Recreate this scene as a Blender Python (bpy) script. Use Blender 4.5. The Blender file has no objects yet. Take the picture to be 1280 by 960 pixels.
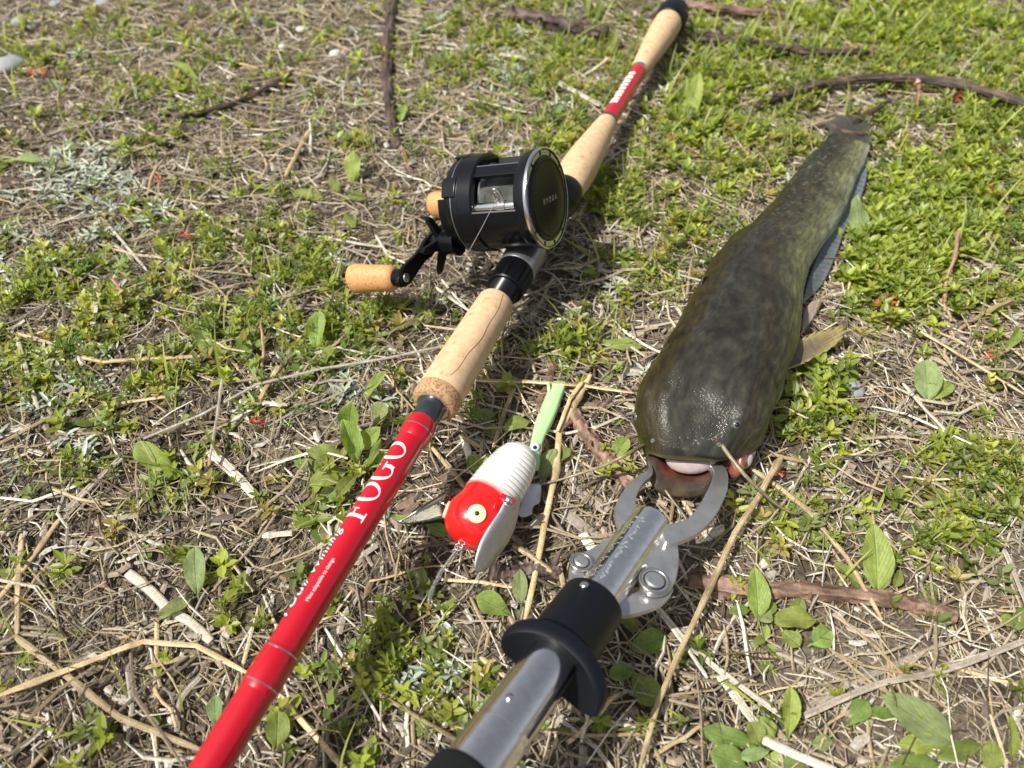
import bpy, bmesh, math, random
import numpy as np
from math import sin, cos, pi, radians, sqrt, atan2, asin
from mathutils import Vector, Matrix

random.seed(7)
RNG = np.random.default_rng(11)
sc = bpy.context.scene
COL = sc.collection

# ------------------------------------------------------------------ camera, sky, sun
CAM_H = .32
PITCH = radians(50)
FPX = 960.0
cd = bpy.data.cameras.new('camera')
cd.sensor_width = 36
cd.lens = 27
cd.clip_start = .01
cd.clip_end = 300
cd.dof.use_dof = True
cd.dof.focus_distance = .37
cd.dof.aperture_fstop = 9
cam = bpy.data.objects.new('camera', cd)
cam.location = (0, 0, CAM_H)
cam.rotation_euler = (pi / 2 - PITCH, 0, 0)
COL.objects.link(cam)
sc.camera = cam

SUN = Vector((-.50, -.20, .84)).normalized()
world = bpy.data.worlds.new('World')
sc.world = world
world.use_nodes = True
wn = world.node_tree
sky = wn.nodes.new('ShaderNodeTexSky')
sky.sky_type = 'NISHITA'
sky.sun_disc = False
sky.sun_elevation = asin(SUN.z)
sky.sun_rotation = atan2(SUN.x, SUN.y)
sky.dust_density = 3.0
sky.air_density = .8
hz = wn.nodes.new('ShaderNodeHueSaturation')      # thin white cloud over the whole sky
hz.inputs['Saturation'].default_value = .34
wn.links.new(sky.outputs[0], hz.inputs['Color'])
wn.links.new(hz.outputs[0], wn.nodes['Background'].inputs[0])
wn.nodes['Background'].inputs[1].default_value = .10
sl = bpy.data.lights.new('sun', 'SUN')
sl.energy = 5.0
sl.angle = radians(.53)
sl.color = (1, .95, .87)
so = bpy.data.objects.new('sun', sl)
so.rotation_euler = SUN.to_track_quat('Z', 'Y').to_euler()
so.location = (-1, 0, 2)
COL.objects.link(so)
sc.view_settings.view_transform = 'Standard'
sc.view_settings.look = 'None'
sc.view_settings.exposure = 0.24
sc.view_settings.gamma = 1
sc.cycles.max_bounces = 8

# ------------------------------------------------------------------ where things lie on the ground
cR = np.array([1., 0, 0])
cU = np.array([0, sin(PITCH), cos(PITCH)])
cD = np.array([0, cos(PITCH), -sin(PITCH)])
cC = np.array([0, 0, CAM_H])

def P(x, y, z=0.0):
    d = cD + (x - 640) / FPX * cR + (480 - y) / FPX * cU
    return cC + d * ((z - CAM_H) / d[2])

def Ppl(x, y, o, n):
    d = cD + (x - 640) / FPX * cR + (480 - y) / FPX * cU
    return cC + d * (np.dot(np.array(o) - cC, n) / np.dot(d, n))

def topx(q):
    v = np.asarray(q, float) - cC
    w = v @ cD
    return 640 + FPX * (v @ cR) / w, 480 - FPX * (v @ cU) / w

_gw = []
_r = random.Random(3)
for k in range(26):
    fr = 12 * 1.19 ** k
    an = _r.uniform(0, 2 * pi)
    _gw.append((fr * cos(an), fr * sin(an), _r.uniform(0, 6.28), .03 / fr if k > 3 else .0015))

def gh(x, y):
    x = np.asarray(x, float)
    y = np.asarray(y, float)
    z = np.zeros(np.broadcast(x, y).shape)
    for kx, ky, ph, am in _gw:
        z = z + am * np.sin(kx * x + ky * y + ph)
    return z * .8 - .001

def G(x, y, lift=0.0):
    q = P(x, y, 0)
    for _ in range(3):
        z = float(gh(q[0], q[1])) + lift
        q = P(x, y, z)
    return q

# ------------------------------------------------------------------ helpers
def V(a):
    return Vector((float(a[0]), float(a[1]), float(a[2])))

def nrm(a):
    a = np.asarray(a, float)
    return a / np.linalg.norm(a)

def tag(o, label=None, cat=None, group=None, kind=None):
    if label: o['label'] = label
    if cat: o['category'] = cat
    if group: o['group'] = group
    if kind: o['kind'] = kind
    return o

def empty(name, loc, label, cat, group=None):
    o = bpy.data.objects.new(name, None)
    o.empty_display_size = .005
    o.location = V(loc)
    COL.objects.link(o)
    return tag(o, label, cat, group)

def wloc(o):
    v = Vector((0, 0, 0))
    while o is not None:
        v = v + o.location
        o = o.parent
    return v

def mk(name, verts, faces, mat, parent=None, smooth=True, sharp=None, bevel=0, cols=None, sub=0, loc=None):
    verts = np.asarray(verts, float).reshape(-1, 3)
    off = np.zeros(3)
    if parent is not None:
        off = np.array(wloc(parent))
    elif loc is not None:
        off = np.asarray(loc, float)
    me = bpy.data.meshes.new(name)
    me.from_pydata([tuple(v) for v in (verts - off)], [], [tuple(int(i) for i in f) for f in faces])
    me.update()
    if cols is not None:
        ca = me.color_attributes.new('Col', 'FLOAT_COLOR', 'POINT')
        c = np.ones((len(verts), 4), np.float32)
        c[:, :3] = np.asarray(cols)[:, :3]
        ca.data.foreach_set('color', c.ravel())
    if smooth:
        me.polygons.foreach_set('use_smooth', [True] * len(me.polygons))
        if sharp is not None:
            me.set_sharp_from_angle(angle=radians(sharp))
    me.materials.append(mat)
    o = bpy.data.objects.new(name, me)
    COL.objects.link(o)
    if parent is not None:
        o.parent = parent
    elif loc is not None:
        o.location = V(off)
    if bevel:
        m = o.modifiers.new('bevel', 'BEVEL')
        m.width = bevel
        m.segments = 2
        m.limit_method = 'ANGLE'
        m.angle_limit = radians(35)
        m.harden_normals = True
    if sub:
        m = o.modifiers.new('subd', 'SUBSURF')
        m.levels = sub
        m.render_levels = sub
    return o

def join(*parts):
    vs, fs, n = [], [], 0
    for v, f in parts:
        v = np.asarray(v, float).reshape(-1, 3)
        vs.append(v)
        fs += [tuple(i + n for i in ff) for ff in f]
        n += len(v)
    return np.vstack(vs), fs

def tube(pts, rad, n=10, cap=True, up=None, flat=1.0):
    pts = [np.asarray(p, float) for p in pts]
    m = len(pts)
    if np.isscalar(rad): rad = [rad] * m
    vs, fs = [], []
    t0 = nrm(pts[1] - pts[0])
    ref = np.array(up if up is not None else ([0, 0, 1] if abs(t0[2]) < .9 else [1, 0, 0]), float)
    e1 = nrm(ref - t0 * np.dot(ref, t0))
    for i in range(m):
        a = pts[max(i - 1, 0)]
        b = pts[min(i + 1, m - 1)]
        t = nrm(b - a)
        e1 = nrm(e1 - t * np.dot(e1, t))
        e2 = np.cross(t, e1)
        for k in range(n):
            an = 2 * pi * k / n
            vs.append(pts[i] + rad[i] * (cos(an) * e1 * flat + sin(an) * e2))
    for i in range(m - 1):
        for k in range(n):
            k2 = (k + 1) % n
            fs.append((i * n + k, i * n + k2, (i + 1) * n + k2, (i + 1) * n + k))
    if cap:
        fs.append(tuple(range(n))[::-1])
        fs.append(tuple((m - 1) * n + k for k in range(n)))
    return np.array(vs), fs

def lathe(o, ax, prof, n=48, e=None):
    """prof: (s, r) along axis ax from o"""
    ax = nrm(ax)
    ref = np.array([0, 0, 1.]) if abs(ax[2]) < .9 else np.array([1., 0, 0])
    e1 = nrm(ref - ax * np.dot(ref, ax)) if e is None else nrm(np.asarray(e) - ax * np.dot(e, ax))
    e2 = np.cross(ax, e1)
    vs, fs = [], []
    for s, r in prof:
        for k in range(n):
            an = 2 * pi * k / n
            vs.append(np.asarray(o) + ax * s + max(r, 1e-5) * (cos(an) * e1 + sin(an) * e2))
    m = len(prof)
    for i in range(m - 1):
        for k in range(n):
            k2 = (k + 1) % n
            fs.append((i * n + k, i * n + k2, (i + 1) * n + k2, (i + 1) * n + k))
    fs.append(tuple(range(n))[::-1])
    fs.append(tuple((m - 1) * n + k for k in range(n)))
    return np.array(vs), fs

def prism(poly, off):
    """3-D polygon thickened by the vector off (both sides of the plane)"""
    poly = np.asarray(poly, float)
    n = len(poly)
    vs = np.vstack([poly - off / 2, poly + off / 2])
    fs = [tuple(range(n))[::-1], tuple(range(n, 2 * n))]
    for k in range(n):
        k2 = (k + 1) % n
        fs.append((k, k2, n + k2, n + k))
    return vs, fs

def catmull(pts, per=8, closed=False):
    pts = [np.asarray(p, float) for p in pts]
    n = len(pts)
    out = []
    rng = n if closed else n - 1
    for i in range(rng):
        if closed:
            p0, p1, p2, p3 = pts[(i - 1) % n], pts[i], pts[(i + 1) % n], pts[(i + 2) % n]
        else:
            p0, p1, p2, p3 = pts[max(i - 1, 0)], pts[i], pts[i + 1], pts[min(i + 2, n - 1)]
        for k in range(per):
            t = k / per
            out.append(.5 * ((2 * p1) + (-p0 + p2) * t + (2 * p0 - 5 * p1 + 4 * p2 - p3) * t * t + (-p0 + 3 * p1 - 3 * p2 + p3) * t ** 3))
    if not closed: out.append(pts[-1])
    return out

# ------------------------------------------------------------------ materials
def newmat(name):
    m = bpy.data.materials.new(name)
    m.use_nodes = True
    nt = m.node_tree
    return m, nt, nt.nodes['Principled BSDF']

def N(nt, typ, **kw):
    n = nt.nodes.new(typ)
    for k, v in kw.items():
        if k in n.inputs.keys() if isinstance(k, str) else False:
            n.inputs[k].default_value = v
        else:
            setattr(n, k, v)
    return n

def ramp(nt, stops):
    r = nt.nodes.new('ShaderNodeValToRGB')
    el = r.color_ramp.elements
    while len(el) > 1: el.remove(el[-1])
    el[0].position = stops[0][0]
    el[0].color = (*stops[0][1], 1)
    for p, c in stops[1:]:
        e = el.new(p)
        e.color = (*c, 1)
    return r

def noise_mat(name, stops, scale=200, rough=.6, metal=0, bump=.2, bdist=.0003, bscale=None, detail=6, stretch=None, coat=0, spec=.5, sub=0, island=0, coords='Object', trans=0):
    m, nt, b = newmat(name)
    tc = nt.nodes.new('ShaderNodeTexCoord')
    mp = nt.nodes.new('ShaderNodeMapping')
    if stretch: mp.inputs['Scale'].default_value = stretch
    nt.links.new(tc.outputs[coords], mp.inputs[0])
    nz = nt.nodes.new('ShaderNodeTexNoise')
    nz.inputs['Scale'].default_value = scale
    nz.inputs['Detail'].default_value = detail
    nz.inputs['Roughness'].default_value = .62
    nt.links.new(mp.outputs[0], nz.inputs[0])
    r = ramp(nt, stops)
    nt.links.new(nz.outputs[0], r.inputs[0])
    nt.links.new(r.outputs[0], b.inputs['Base Color'])
    b.inputs['Roughness'].default_value = rough
    b.inputs['Metallic'].default_value = metal
    b.inputs['Coat Weight'].default_value = coat
    b.inputs['Coat Roughness'].default_value = .05
    b.inputs['Specular IOR Level'].default_value = spec
    if bump:
        n2 = nt.nodes.new('ShaderNodeTexNoise')
        n2.inputs['Scale'].default_value = bscale or scale * 2
        n2.inputs['Detail'].default_value = 5
        nt.links.new(mp.outputs[0], n2.inputs[0])
        bp = nt.nodes.new('ShaderNodeBump')
        bp.inputs['Strength'].default_value = bump
        bp.inputs['Distance'].default_value = bdist
        nt.links.new(n2.outputs[0], bp.inputs['Height'])
        nt.links.new(bp.outputs[0], b.inputs['Normal'])
    return m

def plain(name, c, rough=.5, metal=0, coat=0, bump=0, bscale=800, spec=.5, var=.08):
    c = np.array(c)
    return noise_mat(name, [(.3, tuple(c * (1 - var))), (.7, tuple(np.minimum(c * (1 + var), 1)))], scale=bscale / 4, rough=rough, metal=metal, bump=bump, bscale=bscale, coat=coat, spec=spec)

def leaf_mat(name, use_attr=True, base=(.1, .17, .03), rnd=True, trans=.35, rough=.42, veins=False):
    """thin leaf: glossy face + light passing through"""
    m, nt, b = newmat(name)
    out = nt.nodes['Material Output']
    if use_attr:
        at = nt.nodes.new('ShaderNodeVertexColor')
        at.layer_name = 'Col'
        col = at.outputs[0]
    else:
        rg = nt.nodes.new('ShaderNodeRGB')
        rg.outputs[0].default_value = (*base, 1)
        col = rg.outputs[0]
    tc = nt.nodes.new('ShaderNodeTexCoord')
    if rnd and not use_attr:
        oi = nt.nodes.new('ShaderNodeObjectInfo')
        hs = nt.nodes.new('ShaderNodeHueSaturation')
        mr = nt.nodes.new('ShaderNodeMapRange')
        mr.inputs[3].default_value = .475
        mr.inputs[4].default_value = .525
        nt.links.new(oi.outputs['Random'], mr.inputs[0])
        nt.links.new(mr.outputs[0], hs.inputs['Hue'])
        mv = nt.nodes.new('ShaderNodeMapRange')
        mv.inputs[3].default_value = .75
        mv.inputs[4].default_value = 1.25
        mm = nt.nodes.new('ShaderNodeMath')
        mm.operation = 'FRACT'
        m2 = nt.nodes.new('ShaderNodeMath')
        m2.operation = 'MULTIPLY'
        m2.inputs[1].default_value = 7.31
        nt.links.new(oi.outputs['Random'], m2.inputs[0])
        nt.links.new(m2.outputs[0], mm.inputs[0])
        nt.links.new(mm.outputs[0], mv.inputs[0])
        nt.links.new(mv.outputs[0], hs.inputs['Value'])
        nt.links.new(col, hs.inputs['Color'])
        col = hs.outputs[0]
    if veins:
        # midrib and side veins in the leaf's own (u,v)
        nz = nt.nodes.new('ShaderNodeTexNoise')
        nz.inputs['Scale'].default_value = 9
        nz.inputs['Detail'].default_value = 5
        nt.links.new(tc.outputs['Object'], nz.inputs[0])
        sx = nt.nodes.new('ShaderNodeSeparateXYZ')
        nt.links.new(tc.outputs['Object'], sx.inputs[0])
        ab = nt.nodes.new('ShaderNodeMath'); ab.operation = 'ABSOLUTE'
        nt.links.new(sx.outputs[1], ab.inputs[0])
        v1 = nt.nodes.new('ShaderNodeMath'); v1.operation = 'SUBTRACT'
        nt.links.new(sx.outputs[0], v1.inputs[0]); nt.links.new(ab.outputs[0], v1.inputs[1])
        v2 = nt.nodes.new('ShaderNodeMath'); v2.operation = 'MULTIPLY'; v2.inputs[1].default_value = 60
        nt.links.new(v1.outputs[0], v2.inputs[0])
        v3 = nt.nodes.new('ShaderNodeMath'); v3.operation = 'SINE'
        nt.links.new(v2.outputs[0], v3.inputs[0])
        mr = nt.nodes.new('ShaderNodeMapRange')
        mr.inputs[1].default_value = .0; mr.inputs[2].default_value = .045
        mr.inputs[3].default_value = 1; mr.inputs[4].default_value = 0
        nt.links.new(ab.outputs[0], mr.inputs[0])
        v4 = nt.nodes.new('ShaderNodeMapRange')
        v4.inputs[1].default_value = .80; v4.inputs[2].default_value = 1
        v4.inputs[3].default_value = 0; v4.inputs[4].default_value = .45
        nt.links.new(v3.outputs[0], v4.inputs[0])
        mx = nt.nodes.new('ShaderNodeMath'); mx.operation = 'MAXIMUM'
        nt.links.new(mr.outputs[0], mx.inputs[0]); nt.links.new(v4.outputs[0], mx.inputs[1])
        mix = nt.nodes.new('ShaderNodeMixRGB'); mix.blend_type = 'MIX'
        mf = nt.nodes.new('ShaderNodeMath'); mf.operation = 'MULTIPLY'; mf.inputs[1].default_value = .5
        nt.links.new(mx.outputs[0], mf.inputs[0])
        nt.links.new(mf.outputs[0], mix.inputs[0])
        rp = ramp(nt, [(.35, (.8, .8, .8)), (.65, (1.15, 1.15, 1.15))])
        nt.links.new(nz.outputs[0], rp.inputs[0])
        mu = nt.nodes.new('ShaderNodeMixRGB'); mu.blend_type = 'MULTIPLY'; mu.inputs[0].default_value = 1
        nt.links.new(col, mu.inputs[1]); nt.links.new(rp.outputs[0], mu.inputs[2])
        nt.links.new(mu.outputs[0], mix.inputs[1])
        mix.inputs[2].default_value = (.30, .36, .14, 1)
        col = mix.outputs[0]
        bp = nt.nodes.new('ShaderNodeBump')
        bp.inputs['Strength'].default_value = .6
        bp.inputs['Distance'].default_value = .0006
        ad = nt.nodes.new('ShaderNodeMath'); ad.operation = 'SUBTRACT'
        nt.links.new(nz.outputs[0], ad.inputs[0]); nt.links.new(mx.outputs[0], ad.inputs[1])
        nt.links.new(ad.outputs[0], bp.inputs['Height'])
        nt.links.new(bp.outputs[0], b.inputs['Normal'])
    nt.links.new(col, b.inputs['Base Color'])
    b.inputs['Roughness'].default_value = rough
    b.inputs['Specular IOR Level'].default_value = .45
    tr = nt.nodes.new('ShaderNodeBsdfTranslucent')
    tm = nt.nodes.new('ShaderNodeMixRGB'); tm.blend_type = 'MULTIPLY'; tm.inputs[0].default_value = 1
    nt.links.new(col, tm.inputs[1]); tm.inputs[2].default_value = (1.9, 2.0, .55, 1)
    nt.links.new(tm.outputs[0], tr.inputs[0])
    ms = nt.nodes.new('ShaderNodeMixShader')
    ms.inputs[0].default_value = trans
    nt.links.new(b.outputs[0], ms.inputs[1])
    nt.links.new(tr.outputs[0], ms.inputs[2])
    nt.links.new(ms.outputs[0], out.inputs[0])
    return m

def attr_mat(name, rough=.8, nscale=500, lo=.7, hi=1.25, bump=.3, bdist=.0003, stretch=None, coat=0, spec=.4, sss=0):
    m, nt, b = newmat(name)
    at = nt.nodes.new('ShaderNodeVertexColor'); at.layer_name = 'Col'
    tc = nt.nodes.new('ShaderNodeTexCoord')
    nz = nt.nodes.new('ShaderNodeTexNoise')
    nz.inputs['Scale'].default_value = nscale; nz.inputs['Detail'].default_value = 5
    mp = nt.nodes.new('ShaderNodeMapping')
    if stretch: mp.inputs['Scale'].default_value = stretch
    nt.links.new(tc.outputs['Object'], mp.inputs[0]); nt.links.new(mp.outputs[0], nz.inputs[0])
    rp = ramp(nt, [(.3, (lo, lo, lo)), (.7, (hi, hi, hi))])
    nt.links.new(nz.outputs[0], rp.inputs[0])
    mu = nt.nodes.new('ShaderNodeMixRGB'); mu.blend_type = 'MULTIPLY'; mu.inputs[0].default_value = 1
    nt.links.new(at.outputs[0], mu.inputs[1]); nt.links.new(rp.outputs[0], mu.inputs[2])
    nt.links.new(mu.outputs[0], b.inputs['Base Color'])
    b.inputs['Roughness'].default_value = rough
    b.inputs['Specular IOR Level'].default_value = spec
    b.inputs['Coat Weight'].default_value = coat
    b.inputs['Coat Roughness'].default_value = .12
    bp = nt.nodes.new('ShaderNodeBump')
    bp.inputs['Strength'].default_value = bump; bp.inputs['Distance'].default_value = bdist
    nt.links.new(nz.outputs[0], bp.inputs['Height']); nt.links.new(bp.outputs[0], b.inputs['Normal'])
    return m

# ground soil: grey brown, with pale dusty patches
def soil_mat():
    m, nt, b = newmat('soil')
    tc = nt.nodes.new('ShaderNodeTexCoord')
    n1 = N(nt, 'ShaderNodeTexNoise', Scale=14., Detail=6.)
    n2 = N(nt, 'ShaderNodeTexNoise', Scale=420., Detail=8., Roughness=.7)
    n3 = N(nt, 'ShaderNodeTexVoronoi', Scale=330.)
    for n in (n1, n2, n3): nt.links.new(tc.outputs['Object'], n.inputs['Vector'])
    r1 = ramp(nt, [(.35, (.07, .053, .037)), (.64, (.22, .185, .14))])
    r2 = ramp(nt, [(.3, (.4, .38, .35)), (.55, (1, 1, 1)), (.75, (1.7, 1.62, 1.5))])
    nt.links.new(n1.outputs[0], r1.inputs[0]); nt.links.new(n2.outputs[0], r2.inputs[0])
    mu = nt.nodes.new('ShaderNodeMixRGB'); mu.blend_type = 'MULTIPLY'; mu.inputs[0].default_value = 1
    nt.links.new(r1.outputs[0], mu.inputs[1]); nt.links.new(r2.outputs[0], mu.inputs[2])
    nt.links.new(mu.outputs[0], b.inputs['Base Color'])
    b.inputs['Roughness'].default_value = .95
    b.inputs['Specular IOR Level'].default_value = .2
    ad = nt.nodes.new('ShaderNodeMath'); ad.operation = 'ADD'
    nt.links.new(n2.outputs[0], ad.inputs[0]); nt.links.new(n3.outputs['Distance'], ad.inputs[1])
    bp = nt.nodes.new('ShaderNodeBump'); bp.inputs['Strength'].default_value = .9; bp.inputs['Distance'].default_value = .002
    nt.links.new(ad.outputs[0], bp.inputs['Height']); nt.links.new(bp.outputs[0], b.inputs['Normal'])
    return m

def straw_mat(name, stops, var=(.6, 1.2)):
    """fibrous dry stem; each piece gets its own tone"""
    m, nt, b = newmat(name)
    tc = nt.nodes.new('ShaderNodeTexCoord')
    n1 = N(nt, 'ShaderNodeTexNoise', Scale=90., Detail=3.)
    n2 = N(nt, 'ShaderNodeTexNoise', Scale=1500., Detail=4.)
    for n in (n1, n2): nt.links.new(tc.outputs['Object'], n.inputs['Vector'])
    r = ramp(nt, stops); nt.links.new(n1.outputs[0], r.inputs[0])
    r2 = ramp(nt, [(.3, (.65, .62, .58)), (.65, (1.15, 1.15, 1.15))]); nt.links.new(n2.outputs[0], r2.inputs[0])
    mu = nt.nodes.new('ShaderNodeMixRGB'); mu.blend_type = 'MULTIPLY'; mu.inputs[0].default_value = 1
    nt.links.new(r.outputs[0], mu.inputs[1]); nt.links.new(r2.outputs[0], mu.inputs[2])
    at = nt.nodes.new('ShaderNodeVertexColor'); at.layer_name = 'Col'
    m3 = nt.nodes.new('ShaderNodeMixRGB'); m3.blend_type = 'MULTIPLY'; m3.inputs[0].default_value = 1
    nt.links.new(mu.outputs[0], m3.inputs[1]); nt.links.new(at.outputs[0], m3.inputs[2])
    mu = m3
    oi = nt.nodes.new('ShaderNodeObjectInfo')
    mr = nt.nodes.new('ShaderNodeMapRange'); mr.inputs[3].default_value = var[0]; mr.inputs[4].default_value = var[1]
    nt.links.new(oi.outputs['Random'], mr.inputs[0])
    hs = nt.nodes.new('ShaderNodeHueSaturation')
    nt.links.new(mr.outputs[0], hs.inputs['Value']); nt.links.new(mu.outputs[0], hs.inputs['Color'])
    nt.links.new(hs.outputs[0], b.inputs['Base Color'])
    b.inputs['Roughness'].default_value = .6
    bp = nt.nodes.new('ShaderNodeBump'); bp.inputs['Strength'].default_value = .5; bp.inputs['Distance'].default_value = .0003
    nt.links.new(n2.outputs[0], bp.inputs['Height']); nt.links.new(bp.outputs[0], b.inputs['Normal'])
    return m

M_soil = soil_mat()
M_litter = attr_mat('dry_litter', rough=.75, nscale=700, bump=.2)
M_sprig = leaf_mat('weed_leaf', trans=.4)
M_grass = leaf_mat('grass_blade', trans=.4, rough=.5)
M_felt = attr_mat('felted_leaf', rough=.95, nscale=900, lo=.8, hi=1.2, bump=.2)
M_broad = leaf_mat('broad_leaf', use_attr=False, base=(.23, .30, .065), trans=.3, veins=True, rough=.55)
M_broadpale = leaf_mat('pale_leaf', use_attr=False, base=(.27, .34, .14), trans=.3, veins=True, rough=.6)
M_redleaf = leaf_mat('red_leaf', use_attr=False, base=(.55, .08, .02), trans=.3)
M_fern = leaf_mat('lobed_leaf', use_attr=False, base=(.09, .19, .035), trans=.3)
M_stemred = noise_mat('red_stem', [(.3, (.26, .11, .08)), (.7, (.44, .30, .20))], scale=150, rough=.5)
M_straw = straw_mat('straw', [(.3, (.34, .24, .12)), (.6, (.58, .46, .27)), (.8, (.68, .58, .38))])
M_strawpale = straw_mat('bleached_straw', [(.3, (.45, .40, .32)), (.7, (.68, .64, .55))], var=(.75, 1.1))
M_bark = straw_mat('brown_bark', [(.3, (.10, .06, .04)), (.55, (.23, .14, .10)), (.8, (.36, .26, .20))], var=(.8, 1.1))
M_twig = straw_mat('dark_twig', [(.3, (.03, .02, .016)), (.6, (.09, .06, .05)), (.85, (.17, .13, .11))], var=(.8, 1.2))
M_stone = noise_mat('stone', [(.3, (.16, .17, .18)), (.7, (.42, .44, .45))], scale=130, rough=.8, bump=.4, bdist=.0006)
M_clod = noise_mat('clod', [(.3, (.16, .13, .10)), (.7, (.36, .31, .25))], scale=200, rough=.95, bump=.8, bdist=.001)
M_quartz = noise_mat('white_chip', [(.3, (.45, .43, .4)), (.7, (.75, .74, .7))], scale=130, rough=.7, bump=.3)

M_cork = noise_mat('cork', [(.28, (.34, .19, .10)), (.40, (.56, .38, .215)), (.7, (.66, .48, .30))], scale=260, rough=.75, bump=.25, bscale=500, detail=8)
M_cork_dark = noise_mat('rubber_cork', [(.35, (.16, .085, .04)), (.5, (.42, .25, .13)), (.7, (.55, .35, .19))], scale=900, rough=.85, bump=.4)
M_corkknob = noise_mat('knob_cork', [(.3, (.38, .17, .06)), (.5, (.60, .31, .12)), (.75, (.68, .39, .17))], scale=800, rough=.6, bump=.2)
M_red = plain('red_lacquer', (.45, .001, .012), rough=.3, coat=.7, var=.03)
M_blackplastic = plain('black_plastic', (.004, .0045, .006), rough=.35, bump=.0, spec=.2)
M_blackwrap = plain('black_wrap', (.02, .025, .03), rough=.3, coat=.6, bump=.1)
M_rubber = plain('black_rubber', (.005, .007, .011), rough=.45, bump=.1, bscale=2500, spec=.22)
M_foam = plain('foam_grip', (.007, .009, .010), rough=.9, spec=.25, bump=.8, bscale=3500)
M_gun = plain('dark_metal_grey', (.34, .34, .35), rough=.34, metal=.8)
M_silver = plain('silver', (.72, .72, .72), rough=.2, metal=1, var=.03)
M_anod = plain('black_anodised', (.004, .005, .007), rough=.25, metal=0, coat=.1, spec=.3)
M_white = plain('white_paint', (.8, .8, .78), rough=.4, var=.02)
M_greypaint = plain('grey_lettering', (.5, .5, .5), rough=.4)
M_ink = plain('black_outline', (.02, .02, .025), rough=.4)

def brushed(name, col, rough, sc_=(1, 1, 1), sc0=300, bump=.25):
    return noise_mat(name, [(.3, tuple(np.array(col) * .82)), (.7, col)], scale=sc0, rough=rough, metal=1, bump=bump, bdist=.0001, stretch=sc_, bscale=sc0 * 2)
M_steel = brushed('brushed_steel', (.93, .92, .91), .17, bump=.12)
M_steelcast = noise_mat('tumbled_steel', [(.3, (.46, .46, .46)), (.7, (.62, .62, .61))], scale=140, rough=.34, metal=.85, bump=.25, bdist=.0001, bscale=600)
M_blade = brushed('dull_aluminium', (.62, .63, .66), .5, sc0=300, bump=.4)
M_bladeshiny = brushed('blade_ground_reflection', (.34, .33, .27), .2, sc0=90, bump=.15)  # dark olive base colour stands in for the ground mirrored in the blade
M_clear = newmat('clear_plastic')[0]
_b = M_clear.node_tree.nodes['Principled BSDF']
_b.inputs['Transmission Weight'].default_value = .9
_b.inputs['Roughness'].default_value = .08
_b.inputs['Base Color'].default_value = (.9, .93, .92, 1)
M_line = plain('fishing_line', (.28, .28, .27), rough=.35)
M_spoolline = noise_mat('wound_line', [(.4, (.05, .055, .05)), (.6, (.18, .19, .16))], scale=40, rough=.5, bump=.3)
# ------------------------------------------------------------------ the ground sheet
def bulk(name, verts, quads, cols, mat, smooth=False):
    """big joined mesh: verts (n,3), quads (m,4), one colour per vertex"""
    me = bpy.data.meshes.new(name)
    me.vertices.add(len(verts))
    me.vertices.foreach_set('co', np.asarray(verts, np.float32).ravel())
    m = len(quads)
    me.loops.add(m * 4)
    me.loops.foreach_set('vertex_index', np.asarray(quads, np.int32).ravel())
    me.polygons.add(m)
    me.polygons.foreach_set('loop_start', np.arange(0, m * 4, 4, dtype=np.int32))
    me.polygons.foreach_set('use_smooth', [smooth] * m)
    me.update(calc_edges=True)
    if cols is not None:
        ca = me.color_attributes.new('Col', 'FLOAT_COLOR', 'POINT')
        c = np.ones((len(verts), 4), np.float32)
        c[:, :3] = cols
        ca.data.foreach_set('color', c.ravel())
    me.materials.append(mat)
    o = bpy.data.objects.new(name, me)
    COL.objects.link(o)
    return o

NG = 350
uu = np.linspace(-1, 1, NG)
gx = .85 * uu + 70 * np.sign(uu) * np.abs(uu) ** 21
X, Y = np.meshgrid(gx, gx + .42)
Z = gh(X, Y)
idx = np.arange(NG * NG).reshape(NG, NG)
q = np.stack([idx[:-1, :-1], idx[:-1, 1:], idx[1:, 1:], idx[1:, :-1]], -1).reshape(-1, 4)
ground = bulk('ground', np.stack([X, Y, Z], -1).reshape(-1, 3), q, None, M_soil, True)
tag(ground, 'bare grey brown soil under the dry straw and weeds', kind='structure')

# ------------------------------------------------------------------ where the big things lie
rodA = P(850, 5, .016)
rodB = P(266, 955, .046)
ra = nrm(rodA - rodB)
RN0 = nrm(np.cross(ra, [0, 0, 1]))
_u0 = np.cross(RN0, ra)
_t = radians(19)
reN = RN0 * cos(_t) + _u0 * sin(_t)
reU = np.cross(reN, ra)
RS = .295
reC = rodB + ra * RS + reU * .032
gT1 = P(812, 655, .022)
gT2 = P(594, 960, .058)

FISH = [  # left edge px, right edge px, height of the middle line, half height
    (808, 561, 920, 567, .016, .0095),
    (793, 541, 940, 556, .0175, .0140),
    (788, 522, 953, 540, .0185, .0170),
    (793, 500, 964, 518, .020, .0200),
    (806, 474, 975, 492, .021, .0215),
    (822, 448, 984, 470, .021, .0220),
    (840, 420, 992, 444, .021, .0220),
    (856, 390, 1000, 412, .020, .0205),
    (876, 354, 1002, 378, .017, .0180),
    (900, 316, 1010, 342, .015, .0160),
    (938, 284, 1030, 306, .013, .0130),
    (972, 247, 1054, 268, .011, .0100),
    (1002, 207, 1070, 228, .009, .0075),
    (1024, 182, 1081, 202, .007, .0050),
    (1036, 168, 1086, 184, .006, .0030),
]
fc = [(P(a, b, z) + P(c, d, z)) / 2 for a, b, c, d, z, h in FISH]

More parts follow.
